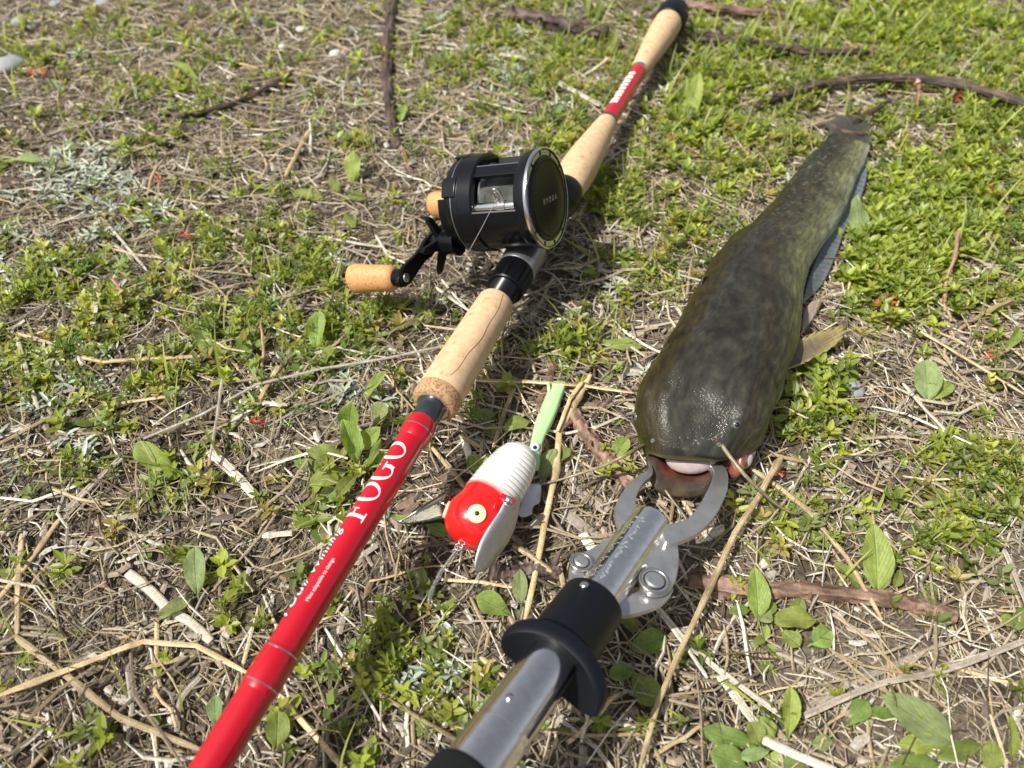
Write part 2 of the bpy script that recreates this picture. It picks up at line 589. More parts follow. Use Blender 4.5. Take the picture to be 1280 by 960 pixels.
SEG = []   # no tall weeds through these: (ax, ay, bx, by, r)
for i in range(len(fc) - 1):
    w = .5 * np.linalg.norm(P(FISH[i][0], FISH[i][1], .02) - P(FISH[i][2], FISH[i][3], .02)) * .9
    SEG.append((*fc[i][:2], *fc[i + 1][:2], w))
SEG.append((*(P(860, 600, .01)[:2]), *(fc[0][:2]), .02))
def sseg(p, q, r): SEG.append((p[0], p[1], q[0], q[1], r))
sseg(rodB + ra * .44, rodA, .013)
sseg(rodB + ra * .27, rodB + ra * .36, .026)
sseg(reC - reN * .04, reC + reN * .02, .024)
sseg(P(1006, 372, .005), P(1040, 318, .005), .007)
sseg(P(1040, 318, .005), P(1078, 225, .005), .006)
sseg(P(985, 450, .01), P(1050, 420, .01), .006)
sseg(P(1005, 410, .01), P(1022, 380, .01), .005)
sseg(P(450, 352, .01), P(508, 348, .015), .010)
sseg(P(645, 572, .01), P(578, 675, .01), .019)
sseg(P(645, 640, .01), P(605, 705, .01), .010)
sseg(P(500, 655, .0), P(565, 625, .0), .010)
sseg(P(690, 485, .0), P(670, 570, .0), .008)
sseg(P(780, 620, .0), P(770, 670, .0), .008)
sseg(P(905, 610, .0), P(850, 680, .0), .010)
sseg(gT1, gT1 + (gT2 - gT1) * .35, .014)
sseg(P(845, 640, 0), P(820, 750, 0), .012)
sseg(P(740, 670, 0), P(710, 720, 0), .012)

def blocked(x, y, extra=0):
    b = np.zeros(len(x), bool)
    for ax, ay, bx, by, r in SEG:
        dx, dy = bx - ax, by - ay
        t = np.clip(((x - ax) * dx + (y - ay) * dy) / (dx * dx + dy * dy + 1e-12), 0, 1)
        b |= (x - ax - t * dx) ** 2 + (y - ay - t * dy) ** 2 < (r + extra) ** 2
    return b

def pix(x, y):
    vz = -CAM_H
    w = y * cD[1] + vz * cD[2]
    return 640 + FPX * x / np.maximum(w, .05), 480 - FPX * (y * cU[1] + vz * cU[2]) / np.maximum(w, .05)

GREEN = [(1150, 50, 140, 60, .85), (1130, 320, 90, 70, 1.4), (880, 130, 80, 100, .85), (820, 300, 80, 70, .4), (1240, 220, 70, 100, .95), (1110, 180, 60, 30, .3),
         (700, 120, 60, 100, .6), (600, 60, 80, 60, .45), (690, 400, 60, 60, 1.0), (390, 400, 110, 50, .8), (60, 370, 130, 50, .6),
         (60, 480, 90, 60, .45), (240, 470, 80, 40, .45), (250, 290, 120, 60, .25), (480, 385, 60, 50, .6), (650, 480, 60, 50, .3),
         (530, 830, 80, 80, .6), (1150, 640, 130, 50, .6), (1000, 500, 60, 50, .9), (1240, 600, 60, 60, .7), (190, 600, 110, 30, .5),
         (430, 650, 60, 60, .35), (300, 60, 160, 60, .12), (30, 740, 50, 60, .25), (960, 650, 50, 40, .35), (740, 260, 60, 60, .8),
         (450, 920, 60, 40, .3), (60, 60, 70, 30, .3), (200, 120, 80, 50, .25), (430, 170, 60, 40, .2), (750, 870, 60, 50, .15), (1000, 250, 40, 100, .5),
         (370, 320, 60, 30, .4), (990, 210, 40, 60, .4), (950, 80, 60, 50, .25), (1180, 450, 80, 40, -.25), (520, 560, 40, 60, .2), (130, 420, 60, 40, .35), (600, 250, 1, 1, 0)]
def density(x, y):
    px, py = pix(x, y)
    d = np.full(len(px), .04)
    for cx, cy, sx, sy, a in GREEN:
        ex = np.clip(px, -60, 1330)
        ey = np.clip(py, -30, 990)
        d += a * np.exp(-((ex - cx) / sx) ** 2 - ((ey - cy) / sy) ** 2)
    cl = np.sin(61 * x + 17 * y) * np.sin(23 * x - 71 * y + 2) + .7 * np.sin(143 * x + 60 * y + 1) * np.sin(97 * y - 120 * x)
    d = np.maximum(d, .02)
    return np.where(d > .7, d, d * .60 + d * d * .3) * np.clip(.62 + .85 * cl, .03, 2)

def scatter(n):
    x = RNG.uniform(-.62, .62, n * 3)
    y = RNG.uniform(.02, .98, n * 3)
    px, py = pix(x, y)
    keep = (px > -220) & (px < 1500) & (py < 1180) & (py > -90) | (RNG.random(n * 3) < .25)
    x, y = x[keep][:n], y[keep][:n]
    return x, y

def unit(a): return a / np.maximum(np.linalg.norm(a, axis=-1, keepdims=True), 1e-9)

# ------------------------------------------------------------------ dry litter: tens of thousands of broken stems
LPAL = np.array([(.36, .29, .19), (.48, .41, .29), (.27, .215, .145), (.17, .13, .09), (.66, .62, .52), (.085, .063, .043), (.43, .34, .20), (.33, .295, .24), (.24, .20, .16)])
def fibres(name, n, lmin, lmax, wmin, wmax, lift, label, tilt=.12, flat=.45, pal=LPAL, segs=3, weight=None):
    x, y = scatter(n)
    n = len(x)
    L = lmin * (lmax / lmin) ** RNG.random(n)
    W = wmin * (wmax / wmin) ** RNG.random(n)
    az = RNG.uniform(0, 2 * pi, n)
    bend = RNG.normal(0, .35, n)
    tl = RNG.normal(0, tilt, n)
    z0 = RNG.uniform(-.0004, lift, n)
    t = np.linspace(-.5, .5, segs + 1)
    a = az[:, None] + bend[:, None] * t[None] * 2 + (RNG.normal(0, .25, (n, segs + 1)))
    step = (L / segs)[:, None]
    cx = x[:, None] + np.cumsum(np.cos(a) * step, 1) - (L / 2 * np.cos(az))[:, None]
    cy = y[:, None] + np.cumsum(np.sin(a) * step, 1) - (L / 2 * np.sin(az))[:, None]
    cz = gh(cx, cy) + z0[:, None] + (tl[:, None] * t[None] * L[:, None]) + np.abs(tl * L * .45)[:, None] * .8 + W[:, None] * .4
    C = np.stack([cx, cy, cz], -1)
    side = np.stack([-np.sin(a), np.cos(a), np.zeros_like(a)], -1)
    up = np.array([0, 0, 1.])
    fl = np.where(RNG.random(n) < flat, .35, .9)[:, None, None]
    w = (W[:, None, None] * .5) * (1 - .3 * np.abs(t * 2)[None, :, None] ** 3)
    v = np.stack([C + side * w - up * w * fl * .6, C + up * w * fl, C - side * w - up * w * fl * .6], 2)  # n,s+1,3,3
    verts = v.reshape(-1, 3)
    base = np.arange(n) * (segs + 1) * 3
    qs = []
    for s in range(segs):
        for k in range(3):
            k2 = (k + 1) % 3
            qs.append(np.stack([base + s * 3 + k, base + s * 3 + k2, base + (s + 1) * 3 + k2, base + (s + 1) * 3 + k], -1))
    quads = np.stack(qs, 1).reshape(-1, 4)
    c = pal[RNG.choice(len(pal), n, p=weight)] * RNG.uniform(.7, 1.15, (n, 1))
    cols = np.repeat(c, (segs + 1) * 3, 0)
    o = bulk(name, verts, quads, cols, M_litter, False)
    return tag(o, label, kind='stuff')

fibres('dry_litter', 82000, .004, .024, .0003, .0011, .0030, 'matted short dry grass stems and straw crumbs covering the soil', tilt=.18, segs=2)
fibres('dry_stems', 7200, .020, .060, .0006, .0018, .0050, 'loose longer dry grass stems lying over the litter', tilt=.07,
       weight=[.2, .24, .12, .08, .13, .02, .10, .06, .05])
fibres('leaf_litter', 9000, .004, .014, .0015, .0042, .0022, 'broken brown leaf and bark crumbs among the straw', flat=1, segs=2,
       pal=np.array([(.20, .14, .10), (.34, .27, .20), (.42, .37, .30), (.13, .10, .08), (.50, .46, .40)]))

# ------------------------------------------------------------------ low green ground cover
def leafs(base, az, el, L, W, col, curl):
    """each leaf: 7 vertices, 4 quads-ish faces folded along the midrib"""
    n = len(L)
    d = np.stack([np.cos(az) * np.cos(el), np.sin(az) * np.cos(el), np.sin(el)], -1)
    s = np.stack([-np.sin(az), np.cos(az), np.zeros(n)], -1)
    u = np.cross(d, s) * 1.0
    u = np.where(u[:, 2:3] < 0, -u, u)
    Lc, Wc, Cc = L[:, None], W[:, None], curl[:, None]
    def pt(t, w, h): return base + d * Lc * t + s * Wc * w + u * Lc * (h - Cc * t * t)
    v = np.stack([pt(0, 0, 0), pt(.35, .5, .05), pt(.35, 0, -.02), pt(.35, -.5, .05),
                  pt(.72, .42, .04), pt(.72, 0, -.02), pt(.72, -.42, .04), pt(1, 0, 0)], 1)
    b = (np.arange(n) * 8)[:, None]
    f = np.array([[0, 2, 1, 1], [0, 3, 2, 2], [1, 2, 5, 4], [2, 3, 6, 5], [4, 5, 7, 7], [5, 6, 7, 7]])
    # triangles kept as quads by splitting differently: (0,3,2,1) kite and (4,5,6,7)
    f = np.array([[0, 3, 2, 1], [1, 2, 5, 4], [2, 3, 6, 5], [4, 5, 6, 7]])
    quads = (b[:, :, None] + f[None]).reshape(-1, 4)
    return v.reshape(-1, 3), quads, np.repeat(col, 8, 0)

def cover(name, n, nleaf, hmin, hmax, lmin, lmax, ratio, pal, label, mat, el=(.15, .9), denfn=density, dmul=1., stem=True, mult=4):
    x, y = scatter(int(n * mult * 1.35))
    k = (RNG.random(len(x)) < denfn(x, y) * dmul) & ~blocked(x, y, .002)
    x, y = x[k][:n], y[k][:n]
    n = len(x)
    h = RNG.uniform(hmin, hmax, n)
    z = gh(x, y)
    lean = RNG.normal(0, .35, (n, 2))
    pc = pal[RNG.integers(0, len(pal), n)] * RNG.uniform(.75, 1.2, (n, 1))
    t = (np.arange(nleaf) + .5) / nleaf
    T = np.broadcast_to(t, (n, nleaf))
    bx = x[:, None] + lean[:, :1] * h[:, None] * T
    by = y[:, None] + lean[:, 1:] * h[:, None] * T
    bz = z[:, None] + h[:, None] * T + .0008
    az = RNG.uniform(0, 6.28, (n, 1)) + np.arange(nleaf)[None] * 2.4 + RNG.normal(0, .3, (n, nleaf))
    ell = el[0] + (el[1] - el[0]) * T + RNG.normal(0, .2, (n, nleaf))
    sz = RNG.uniform(lmin, lmax, (n, 1)) * (1 - .35 * T) * RNG.uniform(.75, 1.2, (n, nleaf))
    base = np.stack([bx, by, bz], -1).reshape(-1, 3)
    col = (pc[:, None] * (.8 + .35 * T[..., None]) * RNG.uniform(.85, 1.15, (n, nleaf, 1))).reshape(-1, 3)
    v, qd, c = leafs(base, az.ravel(), ell.ravel(), sz.ravel(), (sz * ratio * RNG.uniform(.8, 1.2, (n, nleaf))).ravel(), col, RNG.uniform(0, .3, n * nleaf))
    if stem:
        w = .0003
        p0 = np.stack([x, y, z - .001], -1); p1 = np.stack([x + lean[:, 0] * h, y + lean[:, 1] * h, z + h], -1)
        q4 = []
        for kx, ky in ((w, 0), (-w * .5, w * .87), (-w * .5, -w * .87)):
            q4 += [p0 + [kx, ky, 0], p1 + [kx, ky, 0]]
        sv = np.stack(q4, 1).reshape(-1, 3)
        b = (np.arange(n) * 6)[:, None, None] + len(v)
        sf = (b + np.array([[0, 2, 3, 1], [2, 4, 5, 3], [4, 0, 1, 5]])[None]).reshape(-1, 4)
        v = np.vstack([v, sv]); qd = np.vstack([qd, sf]); c = np.vstack([c, np.repeat(pc * [1.1, .8, .7], 6, 0)])
    o = bulk(name, v, qd, np.clip(c, 0, 1), mat, False)
    return tag(o, label, kind='stuff')

GP = np.array([(.25, .29, .045), (.31, .35, .055), (.18, .23, .04), (.38, .40, .09), (.14, .17, .04), (.33, .29, .09), (.20, .24, .10)])
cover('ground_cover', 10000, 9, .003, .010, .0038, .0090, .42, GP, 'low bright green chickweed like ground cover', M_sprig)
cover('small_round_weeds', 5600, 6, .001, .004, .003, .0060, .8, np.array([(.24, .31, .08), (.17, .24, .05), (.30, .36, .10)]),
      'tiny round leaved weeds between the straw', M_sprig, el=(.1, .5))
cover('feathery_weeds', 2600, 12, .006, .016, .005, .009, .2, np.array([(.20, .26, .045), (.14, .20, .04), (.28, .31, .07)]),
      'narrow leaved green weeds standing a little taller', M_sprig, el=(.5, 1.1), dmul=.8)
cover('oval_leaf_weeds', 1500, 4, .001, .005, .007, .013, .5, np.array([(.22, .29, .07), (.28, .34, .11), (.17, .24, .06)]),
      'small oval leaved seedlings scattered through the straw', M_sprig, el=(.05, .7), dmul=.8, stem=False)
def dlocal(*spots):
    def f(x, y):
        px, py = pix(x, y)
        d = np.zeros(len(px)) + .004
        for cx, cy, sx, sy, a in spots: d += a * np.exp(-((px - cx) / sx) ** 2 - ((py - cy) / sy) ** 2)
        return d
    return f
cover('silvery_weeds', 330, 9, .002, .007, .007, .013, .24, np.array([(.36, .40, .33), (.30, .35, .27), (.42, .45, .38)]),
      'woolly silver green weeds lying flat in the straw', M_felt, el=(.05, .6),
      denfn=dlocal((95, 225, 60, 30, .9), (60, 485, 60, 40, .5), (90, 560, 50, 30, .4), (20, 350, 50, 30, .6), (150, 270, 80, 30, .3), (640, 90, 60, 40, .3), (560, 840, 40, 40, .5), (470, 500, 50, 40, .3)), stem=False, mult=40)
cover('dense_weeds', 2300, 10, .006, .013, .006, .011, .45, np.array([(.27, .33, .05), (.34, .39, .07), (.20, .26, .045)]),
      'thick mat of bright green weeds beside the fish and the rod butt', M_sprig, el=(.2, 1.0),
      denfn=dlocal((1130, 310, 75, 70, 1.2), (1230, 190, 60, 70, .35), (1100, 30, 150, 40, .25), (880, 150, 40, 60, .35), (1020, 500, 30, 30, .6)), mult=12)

# grass blades
def grass(name, n, lmin, lmax, denfn, label, pal, wid=.0014, mult=5):
    x, y = scatter(int(n * mult * 1.35))
    k = (RNG.random(len(x)) < denfn(x, y)) & ~blocked(x, y, .002)
    x, y = x[k][:n], y[k][:n]
    n = len(x)
    L = RNG.uniform(lmin, lmax, n)
    az = RNG.uniform(0, 6.28, n)
    el = RNG.uniform(.5, 1.45, n)
    bend = RNG.uniform(.2, 1.4, n)
    S = 4
    rows = []
    pos = np.stack([x, y, gh(x, y) - .001], -1)
    wv = RNG.uniform(.6, 1.3, n) * wid
    s = np.stack([-np.sin(az), np.cos(az), np.zeros(n)], -1)
    for i in range(S + 1):
        w = wv * (1 - (i / S) ** 2 * .92)
        rows.append(np.stack([pos + s * w[:, None] * .5, pos - s * w[:, None] * .5], 1))
        e = el - bend * (i / S)
        pos = pos + np.stack([np.cos(az) * np.cos(e), np.sin(az) * np.cos(e), np.sin(e)], -1) * (L / S)[:, None]
    v = np.stack(rows, 1).reshape(-1, 3)
    b = (np.arange(n) * (S + 1) * 2)[:, None]
    f = np.array([[2 * i, 2 * i + 1, 2 * i + 3, 2 * i + 2] for i in range(S)])
    qd = (b[:, :, None] + f[None]).reshape(-1, 4)
    c = np.repeat(pal[RNG.integers(0, len(pal), n)] * RNG.uniform(.7, 1.2, (n, 1)), (S + 1) * 2, 0)
    o = bulk(name, v, qd, c, M_grass, True)
    return tag(o, label, kind='stuff')
grass('green_grass', 5200, .012, .032, density, 'thin green grass blades between the weeds', np.array([(.30, .34, .07), (.38, .40, .11), (.19, .24, .05)]))
grass('tall_grass', 620, .022, .045, dlocal((865, 110, 70, 60, .7), (1100, 60, 200, 60, .6), (1230, 330, 60, 120, .3), (1240, 160, 40, 60, .4), (720, 60, 60, 40, .3), (700, 330, 40, 40, .1)),
      'taller grass tufts behind the rod butt and at the upper right', np.array([(.29, .35, .08), (.38, .42, .14), (.20, .26, .055)]), wid=.0020, mult=14)
grass('dry_grass', 1600, .010, .03, lambda x, y: np.full(len(x), .3), 'thin dry upright grass blades', np.array([(.5, .42, .25), (.42, .34, .2), (.6, .52, .36)]), wid=.0009)
# ------------------------------------------------------------------ fishing rod
def Rd(s, off=0.): return rodB + ra * s
rod = empty('fishing_rod', (*rodA[:2], 0), 'red fishing rod with pale cork grips lying diagonally across the ground', 'fishing rod')
camv = nrm(cC - Rd(.12))
e1 = nrm(camv - ra * np.dot(camv, ra))
e2 = np.cross(ra, e1)          # points to the left-hand side or right-hand side of the picture
if e2[0] < 0: e2 = -e2
def RL(name, prof, mat, n=56, sharp=40, parent=rod):
    v, f = lathe(Rd(0), ra, prof, n, e=e1)
    return mk(name, v, f, mat, parent, sharp=sharp)
def rnd(s0, s1, r0, r1, c=.0008):
    """profile of a piece with rounded ends"""
    return [(s0, 0), (s0, r0 - c), (s0 + c * .3, r0 - c * .3), (s0 + c, r0), (s1 - c, r1), (s1 - c * .3, r1 - c * .3), (s1, r1 - c), (s1, 0)]

# red blank: visible run, then bends down to the ground outside the picture
pts, rr = [], []
for s in np.linspace(.166, -1.25, 60):
    q = Rd(s)
    if s < -.12:
        d = -.12 - s
        q = q + np.array([0, 0, -.045 * (d / 1.13) - .055 * (d / 1.13) ** 2 - .0])
    pts.append(q); rr.append(.0064 if s > -.05 else .0064 - .0046 * min(1, (-.05 - s) / 1.2))
v, f = tube(pts, rr, 48)
blank = mk('blank', v, f, M_red, rod, sharp=50)
RL('collar', [(.1575, 0), (.1575, .0066), (.1565, .0071), (.152, .0074), (.1495, .0073), (.1455, .0066), (.1450, .0063)], M_red)
RL('trim_ring', [(.1506, .0070), (.1508, .00752), (.1512, .00752), (.1514, .0070)], M_silver)
RL('joint_collar', [(.0420, .0063), (.0405, .0067), (.0395, .0069), (.0275, .0070), (.0262, .0068), (.0245, .0063)], M_red)
RL('trim_ring', [(.0397, .0066), (.0398, .00706), (.0402, .00706), (.0403, .0066)], M_silver)
RL('trim_ring', [(.0268, .0066), (.0269, .00716), (.0273, .00716), (.0274, .0066)], M_silver)
RL('winding', [(.157, 0), (.157, .0061), (.1575, .0064), (.1672, .0066), (.1678, .0064), (.168, 0)], M_blackwrap)
RL('washer_ring', [(.1672, .0066), (.1672, .0080), (.1684, .0082), (.1684, .0066)], M_silver)
g1 = RL('foregrip', [(.1755, 0), (.1755, .0112), (.1760, .01145), (.185, .0113), (.205, .0108), (.230, .0103), (.2445, .0099), (.2462, .0095), (.2470, .0086), (.2470, 0)], M_cork)
RL('grip_end_ring', [(.1682, 0), (.1682, .0092), (.1686, .0103), (.1696, .0111), (.1710, .01145), (.1757, .01150), (.1757, 0)], M_cork_dark)
RL('seat_thread', [(.246, 0)] + [(.246 + k * .0006, .0084 if k % 2 else .0079) for k in range(22)] + [(.2592, 0)], M_anod, sharp=20)
# knurled nut
v, f = lathe(Rd(0), ra, [(.2575, 0), (.2575, .0095), (.2583, .0102), (.2590, .0104), (.2735, .0108), (.2745, .0105), (.2745, 0)], 72, e=e1)
nn = 72
for i in range(3, 5):
    for k in range(nn):
        if k % 4 < 1:
            c = Rd((.2590, .2735)[i - 3]); v[i * nn + k] = c + (v[i * nn + k] - c) * .93
mk('lock_nut', v, f, M_blackplastic, rod, sharp=25)
RL('seat_hood', [(.2744, 0), (.2744, .0104), (.2750, .0108), (.2755, .0109), (.288, .0114), (.2935, .0113), (.2950, .0108), (.2955, .009), (.2955, 0)], M_gun)
v, f = prism([Rd(.2895) + e1 * .0111 - e2 * .0035, Rd(.2905) + e1 * .0112 - e2 * .0035, Rd(.2905) + e1 * .0112 + e2 * .001, Rd(.2895) + e1 * .0111 + e2 * .001], e1 * .0012)
mk('hood_slot', v, f, M_ink, rod)
RL('reel_seat', [(.294, 0), (.294, .0098), (.300, .0092), (.335, .0096), (.345, .0116), (.352, .0126), (.358, .0118), (.361, .0108), (.361, 0)], M_blackplastic)
RL('rear_grip', [(.3605, 0), (.3605, .0098), (.3620, .0110), (.3750, .0118), (.3860, .0120), (.4000, .0114), (.4200, .0097), (.4400, .0080), (.4480, .0073), (.4500, .0068), (.4500, 0)], M_cork)
RL('rear_ring', [(.4495, 0), (.4495, .0067), (.4530, .0068), (.4545, .0063), (.4545, 0)], M_blackwrap)
RL('rear_blank', [(.454, 0), (.454, .0062), (.49, .0060), (.53, .0060), (.5345, .0062), (.5345, 0)], M_red)
RL('rear_trim', [(.5335, 0), (.5335, .0064), (.5375, .0065), (.5378, 0)], M_silver)
RL('butt_grip', [(.5372, 0), (.5372, .0062), (.539, .0068), (.556, .0082), (.58, .0099), (.60, .0110), (.622, .0116), (.630, .0117), (.630, 0)], M_cork)
RL('butt_cap', [(.6290, 0), (.6290, .0118), (.6298, .0128), (.6330, .0135), (.6420, .0137), (.6500, .0134), (.6560, .0120), (.6590, .0095), (.6600, .006), (.6602, 0)], M_rubber)

# flat print on the blank: polygons bent round its surface (s along the rod, h round it)
def wrap(poly2, s0, base_ang, size, R):
    out = []
    for x, y in poly2:
        an = base_ang - y * size / R
        out.append(Rd(s0 + x * size) + R * (cos(an) * e1 + sin(an) * e2))
    return out
def strip_mesh(outer, inner, s0, ang, size, R):
    vs = wrap(outer, s0, ang, size, R) + wrap(inner, s0, ang, size, R)
    n = len(outer)
    return vs, [(i, i + 1, n + i + 1, n + i) for i in range(n - 1)]
def ring_arc(cx, cy, rx, ry, ix, iy, a0, a1, n=40, dx=0):
    o, i = [], []
    for k in range(n + 1):
        a = a0 + (a1 - a0) * k / n
        o.append((cx + rx * cos(a), cy + ry * sin(a))); i.append((cx + ix * cos(a) + dx, cy + iy * sin(a)))
    return o, i
def quadstrip(x0, y0, x1, y1, n=8):
    """rectangle from (x0,y0) to (x1,y1), cut so it can bend"""
    return [(x0, y0 + (y1 - y0) * k / n) for k in range(n + 1)], [(x1, y0 + (y1 - y0) * k / n) for k in range(n + 1)]
LET = {
    'F': [quadstrip(.16, .02, .30, .98), quadstrip(.02, 0, .44, .045, 1), quadstrip(.02, .955, .68, 1, 1), quadstrip(.30, .49, .54, .535, 1), quadstrip(.52, .38, .56, .64, 4), quadstrip(.64, .76, .68, 1, 4)],
    'O': [ring_arc(.46, .5, .45, .52, .30, .475, 0, 2 * pi)],
    'G': [ring_arc(.46, .5, .45, .52, .30, .475, .75, 2 * pi - .55), quadstrip(.66, .04, .80, .42), quadstrip(.54, .40, .92, .445, 1), quadstrip(.80, .70, .84, .96, 4)],
}
RT = .00646
fg = [('F', .0962, .0112), ('O', .1058, .0112), ('G', .1172, .0112), ('O', .1290, .0112)]
for ch, s0, sz in fg:
    parts = [strip_mesh(o, i, s0, .04, sz, RT + .00002) for o, i in LET[ch]]
    v, f = join(*parts)
    mk('letter', v, f, M_white, rod, smooth=False)

def text_mesh(body, shear=0, spacing=1.0, off=0.0):
    cu = bpy.data.curves.new('txt', 'FONT')
    cu.body = body; cu.size = 1; cu.shear = shear; cu.space_character = spacing; cu.offset = off
    cu.resolution_u = 3
    o = bpy.data.objects.new('txt', cu)
    COL.objects.link(o)
    dg = bpy.context.evaluated_depsgraph_get()
    me = bpy.data.meshes.new_from_object(o.evaluated_get(dg))
    bm = bmesh.new(); bm.from_mesh(me)
    bmesh.ops.triangulate(bm, faces=bm.faces)
    bmesh.ops.subdivide_edges(bm, edges=[e for e in bm.edges if e.calc_length() > .25], cuts=2)
    bmesh.ops.triangulate(bm, faces=bm.faces)
    vs = [(v.co.x, v.co.y) for v in bm.verts]; bm.verts.index_update()
    fs = [tuple(v.index for v in f.verts) for f in bm.faces]
    bm.free()
    bpy.data.objects.remove(o)
    return vs, fs
for body, s0, ang, size, mt, R_, sh, off in (
        ('Most adaptable to change', .0590, -.22, .0020, M_white, RT + .00002, 0, 0),
        ('Your', .0490, -.98, .0090, M_ink, RT + .00002, .35, .045),
        ('Your', .0490, -.98, .0090, M_white, RT + .00005, .35, 0.0),
        ('/ Winning', .0655, -.95, .0066, M_ink, RT + .00002, .35, .045),
        ('/ Winning', .0655, -.95, .0066, M_white, RT + .00005, .35, 0.0)):
    vs, fs = text_mesh(body, sh, 1.0, off)
    if body == 'Most adaptable to change':
        vs = [(x * .93, y) for x, y in vs]
    mk('lettering', wrap(vs, s0, ang, size, R_), fs, mt, rod, smooth=False)
# white print on the rear red section
v, f = join(*[strip_mesh(*quadstrip(x0, .0, x0 + w, h, 4), .468, -.25, .0075, .0062) for x0, w, h in ((.2, .5, .8), (.9, .35, .9), (1.5, .6, .7), (2.3, .4, .85), (3.0, .5, .7), (3.8, .5, .8), (4.6, .5, .8), (5.4, .7, .9), (6.4, .5, .7))])
mk('lettering', v, f, M_white, rod, smooth=False)
# thin dark line wandering along the foregrip
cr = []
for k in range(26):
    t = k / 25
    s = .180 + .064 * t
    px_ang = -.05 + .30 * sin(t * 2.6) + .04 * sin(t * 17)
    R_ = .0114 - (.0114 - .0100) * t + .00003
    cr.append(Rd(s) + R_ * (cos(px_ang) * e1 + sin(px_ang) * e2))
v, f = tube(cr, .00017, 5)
mk('brown_line', v, f, plain('thin_line_brown', (.34, .22, .13), rough=.9), rod)

# ------------------------------------------------------------------ reel (local frame: X palm side, Y to the butt, Z away from the rod), in millimetres
reel = empty('fishing_reel', reC, 'black round baitcasting reel with twin cork knobs clamped on the rod', 'fishing reel')
RM = np.stack([reN, ra, reU], 0)
def L2W(p): return reC + (np.asarray(p, float) * .001) @ RM
def px_local(x, y, X):
    w = Ppl(x, y, reC + reN * X * .001, reN) - reC
    return np.array([np.dot(w, reN), np.dot(w, ra), np.dot(w, reU)]) * 1000
def RX(name, prof, mat, parent=reel, cy=0, cz=0, n=64, sharp=35, bevel=0):
    v, f = lathe(np.array([0, cy, cz]), np.array([1., 0, 0]), prof, n)
    return mk(name, L2W(v), f, mat, parent, sharp=sharp, bevel=bevel)
def sector(name, x0, x1, r0, r1, a0, a1, mat, parent=reel, n=14, bevel=.0005, x0b=None, x1b=None):
    """ring sector; angle from Z towards the front (-Y), degrees"""
    vs = []
    for k in range(n + 1):
        a = radians(a0 + (a1 - a0) * k / n)
        for x, r in ((x0, r0), (x0, r1), (x1, r1), (x1, r0)):
            vs.append((x, -r * sin(a), r * cos(a)))
    fs = []
    for k in range(n):
        for j in range(4):
            j2 = (j + 1) % 4
            fs.append((k * 4 + j, k * 4 + j2, k * 4 + 4 + j2, k * 4 + 4 + j))
    fs += [(3, 2, 1, 0), tuple(n * 4 + j for j in range(4))]
    return mk(name, L2W(vs), fs, mat, parent, sharp=35, bevel=bevel)

palm = RX('palm_plate', [(13.5, 21), (13.5, 25.5), (14.5, 26.0), (20, 26.3), (21.5, 26.0), (21.5, 25.2), (20.9, 24.9), (20.9, 22.5), (21.6, 22.2), (22.2, 21.6), (22.3, 20), (22.3, 0)], M_anod, n=96)
RX('rim_ring', [(19.6, 25.8), (19.6, 26.65), (20.2, 26.8), (21.0, 26.6), (21.6, 25.8), (21.4, 25.4), (21.0, 25.3)], M_silver, palm, n=96)
RX('cap_groove', [(22.1, 19.4), (22.5, 19.6), (22.5, 20.4), (22.1, 20.6)], M_blackplastic, palm, n=96)
for k in range(12):
    a = radians(15 + 30 * k)
    v, f = prism([(21.1, 22.8 * cos(a + t_), 22.8 * sin(a + t_)) if r_ else (21.1, 25.2 * cos(a + t_), 25.2 * sin(a + t_)) for t_, r_ in ((-.02, 1), (.02, 1), (.018, 0), (-.018, 0))], np.array([.5, 0, 0]))
    mk('rim_notch', L2W(v), f, M_ink, palm)
for a in (62, 238):
    a = radians(a)
    v, f = lathe(np.array([20.8, 24 * cos(a), 24 * sin(a)]), np.array([1., 0, 0]), [(0, 0), (0, .7), (.5, .6), (.6, 0)], 12)
    mk('screw', L2W(v), f, M_silver, palm)
# name on the cap
vs, fs = text_mesh('RYOGA', .1, 1.45)
xs = [p[0] for p in vs]; w_ = max(xs)
tx = nrm([.94, -.34]); ty = nrm([.34, .94])
pl = [(22.36, (x - w_ / 2) * 4.0 * tx[0] + (y - .35) * 4.0 * ty[0], (x - w_ / 2) * 4.0 * tx[1] + (y - .35) * 4.0 * ty[1] - .5) for x, y in vs]
mk('lettering', L2W(pl), fs, M_greypaint, palm, smooth=False)

# left side: frame ring and gear housing
RX('left_ring', [(-11, 20.5), (-11, 25.5), (-12, 26.5), (-19.5, 26.8), (-20.5, 26)], M_anod)
RX('gear_side', [(-19, 26.0), (-20, 26.4), (-27, 25.9), (-28.6, 25.0), (-29.2, 23.8), (-29.6, 15), (-29.8, 0)], M_anod)
sector('side_step', -33.2, -24, 10, 24.2, 52, 140, M_blackplastic)
for yy, zz in ((-14, 17), (-20, 2), (-2, 22.5), (-12, -16)):
    RX('screw', [(-29.6, 0), (-29.6, 1.5), (-30.2, 1.4), (-30.3, .5), (-30.1, .5), (-30.1, 0)], M_silver, cy=yy, cz=zz, n=16)
RX('seam', [(-23.6, 26.0), (-23.6, 26.35), (-24.0, 26.35), (-24.0, 26.0)], M_gun, n=80)
sector('side_rib', -29, -20.5, 25.6, 27.2, 28, 52, M_anod, n=6, bevel=.0008)
sector('side_rib', -29, -20.5, 25.6, 27.0, -30, -8, M_anod, n=6, bevel=.0008)
